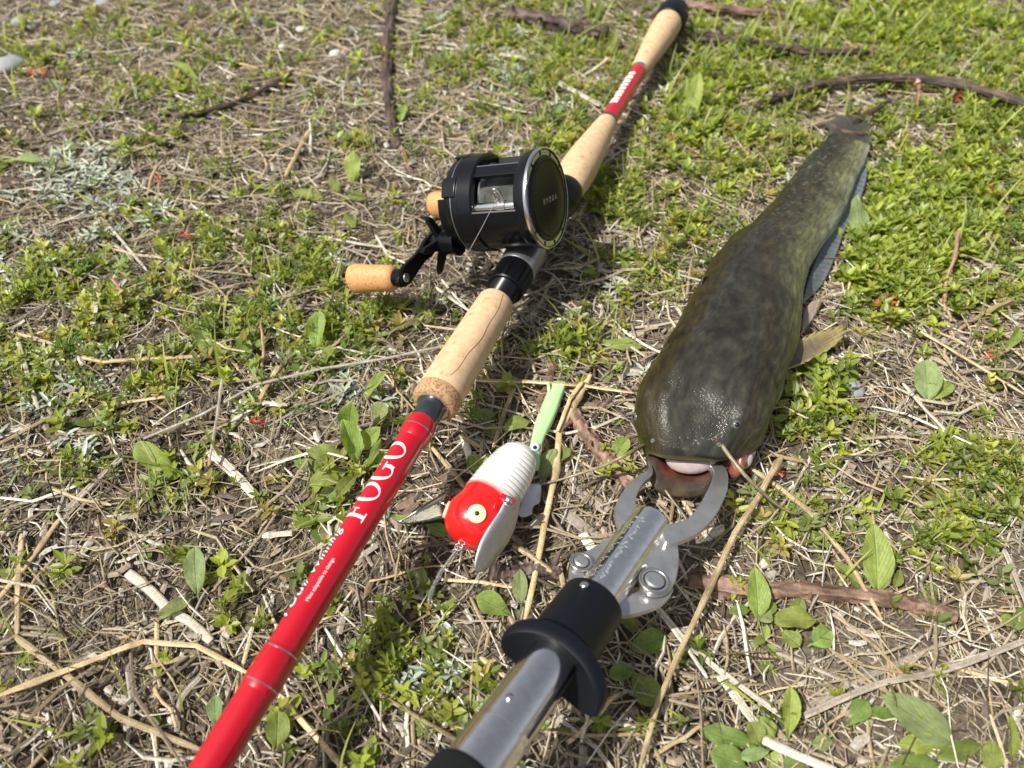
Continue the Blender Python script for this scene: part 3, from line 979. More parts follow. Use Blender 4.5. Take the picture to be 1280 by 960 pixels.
# crossbars and covers
def bar(name, pa, pb, w, h, mat, bow=0):
    pa, pb = np.array(pa, float), np.array(pb, float)
    pts = [pa + (pb - pa) * t + np.array([0, 0, -bow * sin(pi * t)]) for t in np.linspace(0, 1, 9)]
    v, f = tube(pts, [w * (1 + .35 * abs(2 * t - 1) ** 3) for t in np.linspace(0, 1, 9)], 8, flat=h / w, up=[0, 0, 1])
    return mk(name, L2W(v), f, mat, reel, sharp=35)
fr = sector('top_bar', -12, 15, 22.2, 25.2, 13, 28, M_anod, n=8, bevel=.0006)
sector('bar_edge', -12, 15, 24.9, 25.6, 12.0, 13.4, M_silver, fr, n=2, bevel=0)
sector('front_cover', -12, 15, 20.5, 25.5, 70, 182, M_anod)
sector('cover_lip', -11.5, 14.5, 25.3, 25.9, 70.3, 72.0, M_silver, n=2, bevel=0)
sector('rear_cover', -12, 15, 20.5, 25.3, -178, -62, M_anod)
sector('thumb_bar', -12, 15, 20.5, 25.0, -61, -47, M_blackplastic, n=4)
RX('spool', [(-10.5, 0), (-10.5, 18.5), (-9.9, 21.0), (-9.0, 21.0), (-8.6, 19.0), (-8.2, 15.5), (11.2, 15.5), (11.8, 17.5), (12.4, 19.5), (13.0, 19.5), (13.4, 17.5), (13.4, 0)], M_silver)
RX('wound_line', [(-8.3, 0), (-8.3, 15.8)] + [(-8.3 + .35 * k, 16.4 if k % 2 else 16.1) for k in range(56)] + [(11.3, 15.8), (11.3, 0)], M_spoolline, sharp=15)
# level wind: worm tube and line guide
lv = np.array([0, -20.5, 9.0])
RX('worm_tube', [(-11, 0), (-11, 2.3), (-10.4, 2.6), (3.4, 2.6), (3.4, 2.0), (7.4, 2.0), (7.4, 2.6), (14, 2.6), (14, 0)], M_silver, cy=lv[1] , cz=lv[2], n=24)
gd = RX('line_guide', [(3.2, 0), (3.2, 3.1), (7.8, 3.1), (7.8, 0)], M_gun, cy=lv[1], cz=lv[2], n=24)
loop = []
for k in range(28):
    a = 2 * pi * k / 28
    loop.append(np.array([5.2 + 2.2 * cos(a) - .0, lv[1] - 1.2 - 1.2 * sin(a), lv[2] + 6.8 + 4.6 * sin(a)]))
v, f = tube(loop + [loop[0]], .75, 10, cap=False)
mk('guide_eye', L2W(v), f, M_silver, gd)
loop2 = [np.array([5.2 + (p[0] - 5.2) * .55, p[1] - .2, lv[2] + 6.8 + (p[2] - lv[2] - 6.8) * .6]) for p in loop]
v, f = tube(loop2 + [loop2[0]], .45, 8, cap=False)
mk('guide_liner', L2W(v), f, M_gun, gd)
# foot to the seat
v, f = prism([(x, y, z) for x, y, z in ((-8, 3, -22), (9, 3, -22), (9, 24, -22), (-8, 24, -22))], np.array([0, 0, 6.]))
mk('foot', L2W(v), f, M_blackplastic, reel, bevel=.001)
v, f = tube([L2W((0, 3, -24)), L2W((0, 34, -26.5))], .0065, 16, flat=.6, up=reU)
mk('foot_plate', v, f, M_blackplastic, reel)
# handle
hub = px_local(551, 303, -42)
k1 = px_local(511, 347, -47)
k2 = px_local(604, 252, -47)
RX('drive_shaft', [(-50, 0), (-50, 3.2), (-46, 4.6), (-42, 4.8), (-38, 7), (-30, 8), (-30, 0)], M_anod, cy=hub[1], cz=hub[2], n=32)
star = []
for k in range(5):
    a = radians(72 * k + 20)
    d = np.array([0, cos(a), sin(a)])
    s_ = np.array([0, -sin(a), cos(a)])
    o_ = np.array([-40.5, hub[1], hub[2]])
    pa = [o_ + d * 4 + s_ * 3.2, o_ + d * 15 + s_ * 2.0 + [-3.0, 0, 0], o_ + d * 18 + [-3.6, 0, 0], o_ + d * 15 - s_ * 2.0 + [-3.0, 0, 0], o_ + d * 4 - s_ * 3.2]
    v, f = prism(pa, np.array([3.0, 0, 0]))
    star.append((v, f))
v, f = join(*star, lathe(np.array([-42.5, hub[1], hub[2]]), np.array([1., 0, 0]), [(0, 0), (0, 6), (4, 7), (5, 7), (5, 0)], 24))
mk('star_drag', L2W(v), f, M_blackplastic, reel, bevel=.0005, sharp=35)
arm_o, arm_f = [], []
mid = np.array([-48, hub[1], hub[2]])
ends = [np.array([-50.5, k1[1], k1[2]]), np.array([-50.5, k2[1], k2[2]])]
handle = None
arms = []
for e_ in ends:
    d = nrm(e_ - mid); s_ = nrm(np.cross(d, [1, 0, 0]))
    L_ = np.linalg.norm(e_ - mid)
    prof = []
    for t, w in ((-.05, 5.2), (.15, 5.4), (.35, 4.0), (.55, 4.2), (.75, 5.0), (.92, 5.3), (1.05, 4.6), (1.15, 3.0), (1.2, 1.0)):
        prof.append((t, w))
    poly = [mid + (e_ - mid) * t + s_ * w for t, w in prof] + [mid + (e_ - mid) * t - s_ * w for t, w in prof[::-1]]
    arms.append(prism(poly, np.array([2.6, 0, 0])))
v, f = join(*arms)
handle = mk('handle_arm', L2W(v), f, M_blackplastic, reel, bevel=.0006, sharp=35)
for e_, ln in zip(ends, (1, 1)):
    # grooves on the arm
    d = nrm(e_ - mid)
    s_ = nrm(np.cross(d, [1, 0, 0]))
    for j in (-1.6, 0, 1.6):
        c_ = e_ - d * 8 + s_ * j + np.array([-1.45, 0, 0])
        v, f = prism([c_ - d * 4 - s_ * .35, c_ + d * 4 - s_ * .35, c_ + d * 4 + s_ * .35, c_ - d * 4 + s_ * .35], np.array([.4, 0, 0]))
        mk('arm_groove', L2W(v), f, M_gun, handle)
    kn = RX('knob_axle', [(-57, 0), (-57, 4.6), (-50, 5.2), (-48.8, 4.2), (-48.8, 0)], M_blackplastic, handle, cy=e_[1], cz=e_[2], n=24)
    RX('knob_bolt', [(-48.9, 2.7), (-48.2, 2.4), (-48.0, 0)], M_silver, handle, cy=e_[1], cz=e_[2], n=16)
    prof = [(-87, 0), (-86.8, 3.5), (-86.2, 6.2), (-84.5, 8.2), (-81, 8.9), (-74, 8.2), (-66, 7.9), (-60, 7.6), (-56.5, 6.6), (-55.5, 4.5), (-55.5, 0)]
    v, f = lathe(np.array([0, 0, 0.]), np.array([1., 0, 0]), prof, 40)
    v[:, 2] *= 1.0
    v[:, 1] *= .86
    v = v + np.array([0, e_[1], e_[2]])
    mk('knob', L2W(v), f, M_corkknob, handle, sharp=60)

# line from the guide to the front, over the grass
gp = L2W(loop[0] * 0 + np.array([5.2, -22.5, lv[2] + 6.0]))
lp = [gp, (gp * .5 + Ppl(577, 338, reC, nrm(cC - reC)) * .5)]
fl = [gp]
tgt = G(532, 398, .004)
for t in np.linspace(.15, 1, 9):
    fl.append(gp * (1 - t) + tgt * t + np.array([0, 0, -.004 * sin(pi * t)]))
for x, y in ((500, 430), (452, 488), (418, 530)):
    fl.append(G(x, y, .007))
v, f = tube(catmull(fl, 4), .00022, 6)
lo = mk('fishing_line', v, f, M_line, None, loc=gp)
tag(lo, 'thin grey fishing line running from the reel guide down over the weeds', 'fishing line')

# ------------------------------------------------------------------ lip gripper
ga = nrm(gT1 - gT2)                       # towards the jaws
gw = nrm(np.cross(ga, [0, 0, 1]))         # sideways (right)
gn = np.cross(gw, ga)                     # up
grip = empty('lip_gripper', (*gT1[:2], 0), 'steel fish lip gripper with black collar and foam handle clamped on the catfish jaw', 'fish gripper')
GL = np.linalg.norm(gT1 - gT2)
def gs(px, py):
    """distance along the tool from its mouth end for a picture point"""
    w = Ppl(px, py, gT1, gn) - gT1
    return -np.dot(w, ga), np.dot(w, gw)
def GLa(name, prof, mat, n=56, sharp=35, parent=grip):
    v, f = lathe(gT1, -ga, prof, n, e=gn)
    return mk(name, v, f, mat, parent, sharp=sharp)
sc_, _ = gs(748, 757); sf_, _ = gs(712, 812); sn_, _ = gs(697, 840); sr_, _ = gs(632, 918); sh_, _ = gs(610, 945)
sr_ += .005; sh_ += .0085
v, f = lathe(gT1, -ga, [(-.001, .0078), (-.001, .0091), (.0, .0094), (.001, .0094), (.095, .0094), (.095, 0)], 64, e=gn)
tubeo = mk('steel_tube', v, f, M_steel, grip, sharp=35)
GLa('tube_mouth', [(-.0009, 0), (-.0009, .0078), (.002, .0078), (.002, 0)], M_ink, parent=tubeo)
# flats of tiny engraved letters: two rows of strokes along the tube
eng = []
rg = random.Random(5)
for row, ph in ((0, -.62), (1, -.22)):
    s = .008
    while s < sc_ - .004:
        if rg.random() < .85:
            for j in range(2):
                a0 = ph + rg.uniform(-.1, .06); a1 = a0 + rg.uniform(.06, .16)
                ds = s + j * .0008
                q = [gT1 - ga * (ds + o1) + .00943 * (cos(aa) * gn + sin(aa) * gw) for aa, o1 in ((a0, 0), (a0, .00022), (a1, .00022), (a1, 0))]
                eng.append((np.array(q), [(0, 1, 2, 3)]))
        s += .0019
v, f = join(*eng)
mk('engraving', v, f, plain('engraving_white', (.55, .56, .58), rough=.6), tubeo, smooth=False)

GLa('collar', [(sc_, 0), (sc_, .0112), (sc_ + .0006, .0124), (sc_ + .0016, .0128), (sf_, .0133), (sf_ + .002, .0138), (sf_ + .002, 0)], M_rubber, n=64)
for an in (-.35, 2.6):
    o_ = gT1 - ga * (sc_ + .0048) + .0126 * (cos(an) * gn + sin(an) * gw)
    d_ = cos(an) * gn + sin(an) * gw
    v, f = lathe(o_, d_, [(0, 0), (0, .0018), (.0006, .0017), (.0010, .001), (.0011, 0)], 20)
    mk('collar_pin', v, f, M_silver, grip)
# finger flange: wide oval saddle
vs, fs = [], []
n = 48
rings = [(0.0022, .80), (.0004, .97), (-.0006, 1.0), (.0012, 1.02), (.0046, 1.0), (.0058, .95), (.0050, .8)]
for dz, sc1 in [(-.003, .5)] + rings + [(.004, .5)]:
    for k in range(n):
        a = 2 * pi * k / n
        x = .0212 * cos(a) * sc1 + .0020
        y = (.0136 + .0 * abs(cos(a))) * np.sign(sin(a)) * abs(sin(a)) ** .85 * sc1
        bend = (abs(x) / .026) ** 2 * .0085
        vs.append(gT1 - ga * (sf_ + .0035 + dz + bend) + gw * x + gn * y)
m_ = len(vs) // n
for i in range(m_ - 1):
    for k in range(n):
        k2 = (k + 1) % n
        fs.append((i * n + k, i * n + k2, (i + 1) * n + k2, (i + 1) * n + k))
fs += [tuple(range(n))[::-1], tuple((m_ - 1) * n + k for k in range(n))]
mk('finger_flange', vs, fs, M_rubber, grip, sharp=50)
GLa('lower_tube', [(sf_, 0), (sf_, .0099), (sr_ - .004, .0099), (sr_ - .0038, .0096), (sr_ - .0030, .0096), (sr_ - .0028, .0103), (sh_ + .002, .0103), (sh_ + .002, 0)], M_steel, n=64)
for px, py in ((629, 890), ):
    s_, w_ = gs(px, py)
    an = -.25
    d_ = cos(an) * gn + sin(an) * gw
    v, f = lathe(gT1 - ga * s_ + .0096 * d_, d_, [(0, 0), (0, .0016), (.0008, .0014), (.0010, 0)], 16)
    mk('tube_pin', v, f, M_silver, grip)
# slot on the right side of the lower tube
an = 1.05
d_ = cos(an) * gn + sin(an) * gw
t_ = -sin(an) * gn + cos(an) * gw
q = [gT1 - ga * (sf_ + .008) + d_ * .0099 - t_ * .0012, gT1 - ga * (sr_ - .006) + d_ * .0099 - t_ * .0012, gT1 - ga * (sr_ - .006) + d_ * .0099 + t_ * .0012, gT1 - ga * (sf_ + .008) + d_ * .0099 + t_ * .0012]
v, f = prism(q, d_ * .0006)
mk('slot', v, f, M_ink, grip)
GLa('foam_handle', [(sh_, 0), (sh_, .0110), (sh_ + .001, .0119), (sh_ + .003, .0124), (sh_ + .09, .0126), (sh_ + .092, .012), (sh_ + .0925, 0)], M_foam, n=56)

def plate(name, pix_pts, thick, mat, lift=0., parent=grip, bevel=.0010, closed=True, per=5, o=None, nn=None):
    o_ = gT1 + gn * lift if o is None else o
    n_ = gn if nn is None else nn
    pts = [Ppl(x, y, o_, n_) for x, y in pix_pts]
    pts = catmull(pts, per, closed=True)
    v, f = prism(pts, n_ * thick)
    return mk(name, v, f, mat, parent, bevel=bevel, sharp=30)
def z7(l): return [(760 + x * .15625, 560 + y * .15625) for x, y in l]
def z3(l): return [(540 + x * .375, 600 + y * .375) for x, y in l]
plate('jaw', z7([(778, 140), (835, 118), (915, 160), (952, 225), (952, 330), (920, 430), (862, 540), (790, 630), (690, 712), (560, 765), (450, 770), (440, 640), (560, 612), (640, 570), (705, 500), (765, 400), (810, 310), (838, 235), (825, 178)]), .0034, M_steelcast, lift=.0045)
plate('jaw', z7([(340, 150), (300, 200), (200, 262), (110, 370), (58, 470), (62, 570), (95, 660), (180, 720), (260, 600), (238, 520), (214, 450), (235, 370), (285, 290), (350, 230)]), .0034, M_steelcast, lift=-.0012)
plate('lever', z3([(720, 130), (785, 160), (812, 200), (822, 260), (816, 320), (800, 360), (770, 385), (725, 385), (705, 350), (712, 300), (690, 280), (660, 240)]), .0030, M_steelcast, lift=.0022)
plate('lever', z3([(720, 365), (790, 362), (800, 378), (770, 415), (710, 442), (640, 456), (600, 440), (640, 400)]), .0030, M_steelcast, lift=-.0012)
plate('lever', z3([(640, 165), (600, 190), (545, 228), (500, 250), (465, 280), (456, 320), (462, 365), (500, 380), (560, 330), (620, 220)]), .0030, M_steelcast, lift=-.0018)
plate('lever', z3([(470, 262), (505, 248), (532, 262), (532, 288), (510, 310), (500, 350), (480, 375), (462, 345), (457, 300)]), .0026, M_steelcast, lift=.0012)
for x, y, r in ((741, 336, .0048), (497, 273, .0036)):
    o_ = Ppl(540 + x * .375, 600 + y * .375, gT1 + gn * .0038, gn)
    v, f = lathe(o_ - gn * .007, gn, [(0, 0), (0, r * .9), (.0066, r * .9), (.0066, r * 1.2), (.0070, r * 1.2), (.0071, r * .86), (.0078, r * .82), (.0082, r * .68), (.0083, 0)], 32)
    rv = mk('rivet', v, f, M_steelcast, grip, sharp=25)
    v, f = lathe(o_, gn, [(-.0006, r * 1.15), (.0002, r * 1.15), (.0004, r * 1.32), (-.0006, r * 1.32)], 32)
    mk('rivet_collar', v, f, M_gun, rv)
    v, f = lathe(o_ + gn * .0001, gn, [(0, r * .84), (.0003, r * .84), (.0003, r * .96), (0, r * .96)], 32)
    mk('rivet_groove', v, f, M_ink, rv)
# ------------------------------------------------------------------ lure
from mathutils.bvhtree import BVHTree
import mathutils.noise as mnoise
lt = P(650, 570, .0155)
lh = P(594, 650, .0150)
lf = nrm(lh - lt)
LL = np.linalg.norm(lh - lt)
lure = empty('fishing_lure', (*((lt + lh) / 2)[:2], 0), 'chubby red headed white surface lure with metal wings and a green rubber skirt', 'fishing lure')
prof = [(-.0045, 0), (-.0043, .0035), (-.0030, .0068), (0, .0092), (.004, .0107), (.012, .0121), (.020, .0127), (LL - .012, .0129), (LL - .008, .0128), (LL - .006, .0130), (LL - .003, .0138), (LL, .0141)]
for k in range(1, 10):
    a = k / 10 * pi / 2
    prof.append((LL + .0125 * sin(a), .0141 * cos(a) ** .8 if k < 10 else 0))
prof.append((LL + .0126, 0))
pp = []
for i in range(len(prof) - 1):
    for k in range(4):
        t = k / 4
        pp.append((prof[i][0] * (1 - t) + prof[i + 1][0] * t, prof[i][1] * (1 - t) + prof[i + 1][1] * t))
pp.append(prof[-1])
v, f = lathe(lt, lf, pp, 64)
lside = nrm(np.cross(lf, [0, 0, 1]))
if lside[0] < 0: lside = -lside
lup = np.cross(lside, lf); lup = lup if lup[2] > 0 else -lup
cols = np.zeros((len(v), 3))
v = np.array(v)
for i in range(len(v)):
    d = v[i] - lt
    s = np.dot(d, lf)
    ang = atan2(np.dot(d, lup), np.dot(d, lside))
    e = s - (LL - .0115) - .0035 * (1 - sin(ang)) * .5
    t = min(1, max(0, e / .0035 + .5))
    c = np.array([.80, .78, .74]) * (1 - t) + np.array([.78, .012, .012]) * t
    # cut grooves across the flanks of the white part
    if t < .6 and ang > -1 :
        g = max(0, cos(ang * 1.0)) if ang < 2.4 else 0
        side_w = min(1, max(0, (abs(cos(ang)) - .25) * 3))
        gr = max(0, cos((s + .0022 * (1 - abs(cos(ang)))) / .0025 * 2 * pi)) ** 6 if .001 < s < LL - .010 else 0
        c = c * (1 - .55 * gr * side_w)
        r = d - lf * s
        v[i] = v[i] - nrm(r) * .00035 * gr * side_w
    cols[i] = c
# finer rings for the grooves
def lure_mat():
    m = attr_mat('lure_lacquer', rough=.25, nscale=900, lo=.94, hi=1.04, bump=.08, coat=.7)
    return m
LM = lure_mat()
# rebuild with dense rings so that the grooves have an edge
sv = np.interp(np.linspace(0, 1, 240), np.linspace(0, 1, len(pp)), [q_[0] for q_ in pp])
dn = []
for i in range(len(pp) - 1):
    kk = max(1, int(abs(pp[i + 1][0] - pp[i][0]) / .00030))
    for k in range(kk):
        t = k / kk
        dn.append((pp[i][0] * (1 - t) + pp[i + 1][0] * t, pp[i][1] * (1 - t) + pp[i + 1][1] * t))
dn.append(pp[-1])
v, f = lathe(lt, lf, dn, 64)
v = np.array(v); d = v - lt; s = d @ lf
ang = np.arctan2(d @ lup, d @ lside)
e = s - (LL - .0105) + .0030 * np.sin(ang)
t = np.clip(e / .0035 + .5, 0, 1)[:, None]
cols = np.array([.80, .78, .74]) * (1 - t) + np.array([.78, .012, .012]) * t
sw = np.clip((np.abs(np.cos(ang)) - .22) * 3, 0, 1) * (ang > -1.2)
gr = np.clip(np.cos((s - .002 * np.abs(np.sin(ang))) / .0026 * 2 * pi), 0, 1) ** 5 * sw * ((s > .001) & (s < LL - .010))
rr_ = unit(d - s[:, None] * lf)
v = v - rr_ * (.0004 * gr)[:, None]
cols = cols * (1 - .5 * gr[:, None])
bodyo = mk('body', v, f, LM, lure, cols=cols)
lbvh = BVHTree.FromPolygons([tuple(a) for a in v], f)
def cast(bvh, x, y):
    d = Vector(cD + (x - 640) / FPX * cR + (480 - y) / FPX * cU).normalized()
    h = bvh.ray_cast(V(cC), d)
    return (np.array(h[0]), np.array(h[1])) if h[0] is not None else (None, None)
M_cream = plain('cream_paint', (.82, .66, .42), rough=.3, coat=.5, var=.02)
for side_ in (0, 1):
    if side_ == 0: hp, hn = cast(lbvh, 596, 642)
    else:
        d_ = nrm(-lside * .98 + lup * .22 + lf * .10)
        h_ = lbvh.ray_cast(V(lh + lf * .002 + d_ * .05), V(-d_))
        hp, hn = np.array(h_[0]), np.array(h_[1])
        if np.dot(hn, d_) < 0: hn = -hn
    if hp is None: continue
    hn = nrm(hn)
    if side_ == 0 and np.dot(hn, cC - hp) < 0: hn = -hn
    v, f = lathe(hp - hn * .0012, hn, [(0, 0), (0, .0042), (.0014, .0041), (.0017, .0034), (.0018, 0)], 32)
    eo = mk('eye', v, f, M_cream, lure, sharp=50)
    v, f = lathe(hp - hn * .0012 + hn * .0017, hn, [(0, 0), (0, .0011), (.0003, .0010), (.0004, 0)], 20)
    mk('pupil', v, f, M_ink, eo)
def pplane(a, b, c):
    a, b, c = [P(*q) for q in (a, b, c)]
    n_ = nrm(np.cross(b - a, c - a))
    return a, (n_ if n_[2] > 0 else -n_)
def z4(l): return [(480 + x * .27083, 460 + y * .27083) for x, y in l]
def curved_plate(name, pix_pts, pl_, thick, mat, cup, axis_px, parent):
    """thin blade, cupped along its length"""
    o_, n_ = pl_
    pts = [Ppl(x, y, o_, n_) for x, y in catmull([np.array(q) for q in pix_pts], 5, closed=True)]
    a_, b_ = [Ppl(x, y, o_, n_) for x, y in axis_px]
    d_ = nrm(b_ - a_); w_ = np.cross(n_, d_)
    bm = bmesh.new()
    vs = [bm.verts.new(V(p)) for p in pts]
    fc_ = bm.faces.new(vs)
    bmesh.ops.triangulate(bm, faces=[fc_])
    for _ in range(2):
        bmesh.ops.subdivide_edges(bm, edges=bm.edges[:], cuts=1, use_grid_fill=True)
    bmesh.ops.triangulate(bm, faces=bm.faces)
    hw = max(abs(np.dot(p - a_, w_)) for p in pts)
    vv = []
    for q in bm.verts:
        p = np.array(q.co)
        t = np.dot(p - a_, w_) / hw
        vv.append(p + n_ * cup * (t * t))
    bm.verts.index_update()
    ff = [tuple(x.index for x in g.verts) for g in bm.faces]
    bm.free()
    o = mk(name, vv, ff, mat, parent)
    m = o.modifiers.new('solid', 'SOLIDIFY'); m.thickness = thick; m.offset = 0
    return o
wr = curved_plate('wing', z4([(560, 615), (590, 597), (622, 597), (626, 640), (618, 700), (602, 760), (560, 832), (500, 900), (445, 940), (420, 928), (424, 880), (450, 800), (490, 728), (530, 668)]),
                  pplane((636, 622, .0270), (600, 708, .0150), (648, 676, .0085)), .0008, M_blade, -.0012, [(645, 612), (602, 708)], lure)
wl = curved_plate('wing', z4([(70, 712), (120, 675), (190, 628), (270, 584), (305, 592), (330, 640), (318, 690), (240, 712), (150, 722)]),
                  pplane((556, 618, .0130), (499, 652, .0070), (535, 655, .0040)), .0008, M_bladeshiny, .0, [(560, 632), (499, 653)], lure)
curved_plate('tail_blade', z4([(640, 545), (690, 535), (722, 552), (716, 620), (690, 640), (680, 676), (640, 690), (618, 672), (630, 610)]),
             pplane((650, 608, .0070), (675, 606, .0050), (652, 645, .0025)), .0007, M_blade, .0012, [(648, 608), (664, 640)], lure)
hp, hn = cast(lbvh, 633, 630)
if hp is None: hp = P(633, 630, .015)
for w_, c_ in ((P(636, 625, .0275), M_silver),):
    v, f = prism([w_ + lside * a + lf * b for a, b in ((-.0042, -.0014), (.0022, -.0018), (.0026, .0010), (-.0040, .0016))], np.array([0, 0, .0012]))
    hb = mk('hinge', v, f, M_red, lure, bevel=.0003)
    v, f = lathe(w_ + np.array([0, 0, .0004]), np.array([0, -.3, 1]), [(0, 0), (0, .0017), (.0006, .0016), (.0009, .0010), (.0010, 0)], 20)
    mk('screw', v, f, M_silver, hb)
v, f = tube([w_ + lside * -.004 + lf * .001, w_ + lside * .0015 + lf * .0028, w_ + lside * .004 + lf * .0005 - np.array([0, 0, .002])], .0005, 8)
mk('hinge_wire', v, f, M_silver, lure)
w2 = P(561, 634, .0165)
v, f = tube([w2, w2 - lside * .0045 + np.array([0, 0, .001]), w2 - lside * .006 - np.array([0, 0, .002])], .0006, 8)
mk('hinge_wire', v, f, M_silver, lure)
# nose eye, snap and leader
no = lt + lf * (LL + .0122) - lup * .003
rng_ = [no + lf * .0016 + .0017 * (cos(a) * lf + sin(a) * lside) for a in np.linspace(0, 2 * pi, 16)]
v, f = tube(rng_, .00045, 8, cap=False)
mk('nose_eye', v, f, M_silver, lure)
ld = [no + lf * .002, P(561, 701, .0045), P(553, 712, .003), P(548, 722, .0025), P(541, 735, .002), P(536, 752, .0015)]
v, f = tube(catmull(ld, 4), [.0007] * 8 + [.0010] * 13, 8)
mk('leader', v, f, M_clear, lure)
# rubber skirt
M_skirt = newmat('soft_green_rubber')[0]
_b = M_skirt.node_tree.nodes['Principled BSDF']
_b.inputs['Base Color'].default_value = (.42, .64, .32, 1)
_b.inputs['Roughness'].default_value = .38
_b.inputs['Subsurface Weight'].default_value = .35
_b.inputs['Subsurface Radius'].default_value = (.002, .003, .001)
_b.inputs['Subsurface Scale'].default_value = 1.0
sk = [(669, 588, .0085, 4), (668, 578, .0095, 7), (667, 568, .0105, 8), (670, 556, .0105, 7.5), (674, 543, .0095, 8.5), (680, 528, .0085, 10.5), (687, 511, .0080, 11), (693, 495, .0075, 10.5), (699, 480, .0075, 10)]
cp = [P(x, y, z) for x, y, z, w in sk]
v, f = tube(catmull(cp, 4), list(np.interp(np.linspace(0, 8, 33), range(9), [w * .385 * .001 for *_, w in sk])), 20, flat=.42, up=[0, 0, 1])
cs_ = catmull(cp, 4)
for i in range(len(cs_)):
    if i < 12: continue
    for k in range(20):
        j = i * 20 + k
        v[j] = cs_[i] + (v[j] - cs_[i]) * (1 + .10 * min(1, (i - 12) / 6) * (1 if k % 3 == 0 else -.6))
sko = mk('skirt', v, f, M_skirt, lure)
for k in range(5):
    o_ = (k - 2) * 2.9
    a_ = P(693 + o_, 496, .0078)
    b_ = P(700 + o_ * 1.0 + (-9 if k == 0 else 0), 476 + abs(k - 2) * .5, .0080 + (.003 if k == 0 else 0))
    v, f = tube([a_, (a_ + b_) / 2, b_], [.0010, .0010, .0008], 8, flat=.4)
    mk('skirt_strand', v, f, M_skirt, sko)
M_squidhead = plain('pale_blue_rubber', (.62, .76, .74), rough=.35, var=.03)
v, f = lathe(P(669, 559, .0135), nrm(cC - P(669, 559, .0135)), [(-.002, 0), (-.002, .0026), (-.0004, .0023), (.0004, .0014), (.0006, 0)], 24)
eo = mk('squid_eye', v, f, M_squidhead, sko)
v, f = lathe(P(668.5, 559, .0138), nrm(cC - P(669, 559, .0135)), [(.0, 0), (.0002, .0010), (.0006, .0009), (.0008, 0)], 16)
mk('squid_pupil', v, f, M_ink, eo)
hk = [P(682, 538, .0060), P(672, 532, .0070), P(664, 524, .0075), P(664, 517, .008), P(669, 513, .009), P(676, 515, .010)]
v, f = tube(catmull(hk, 5), list(np.interp(np.linspace(0, 1, 26), [0, .8, 1], [.0005, .00045, .0001])), 8)
mk('hook', v, f, M_silver, lure)

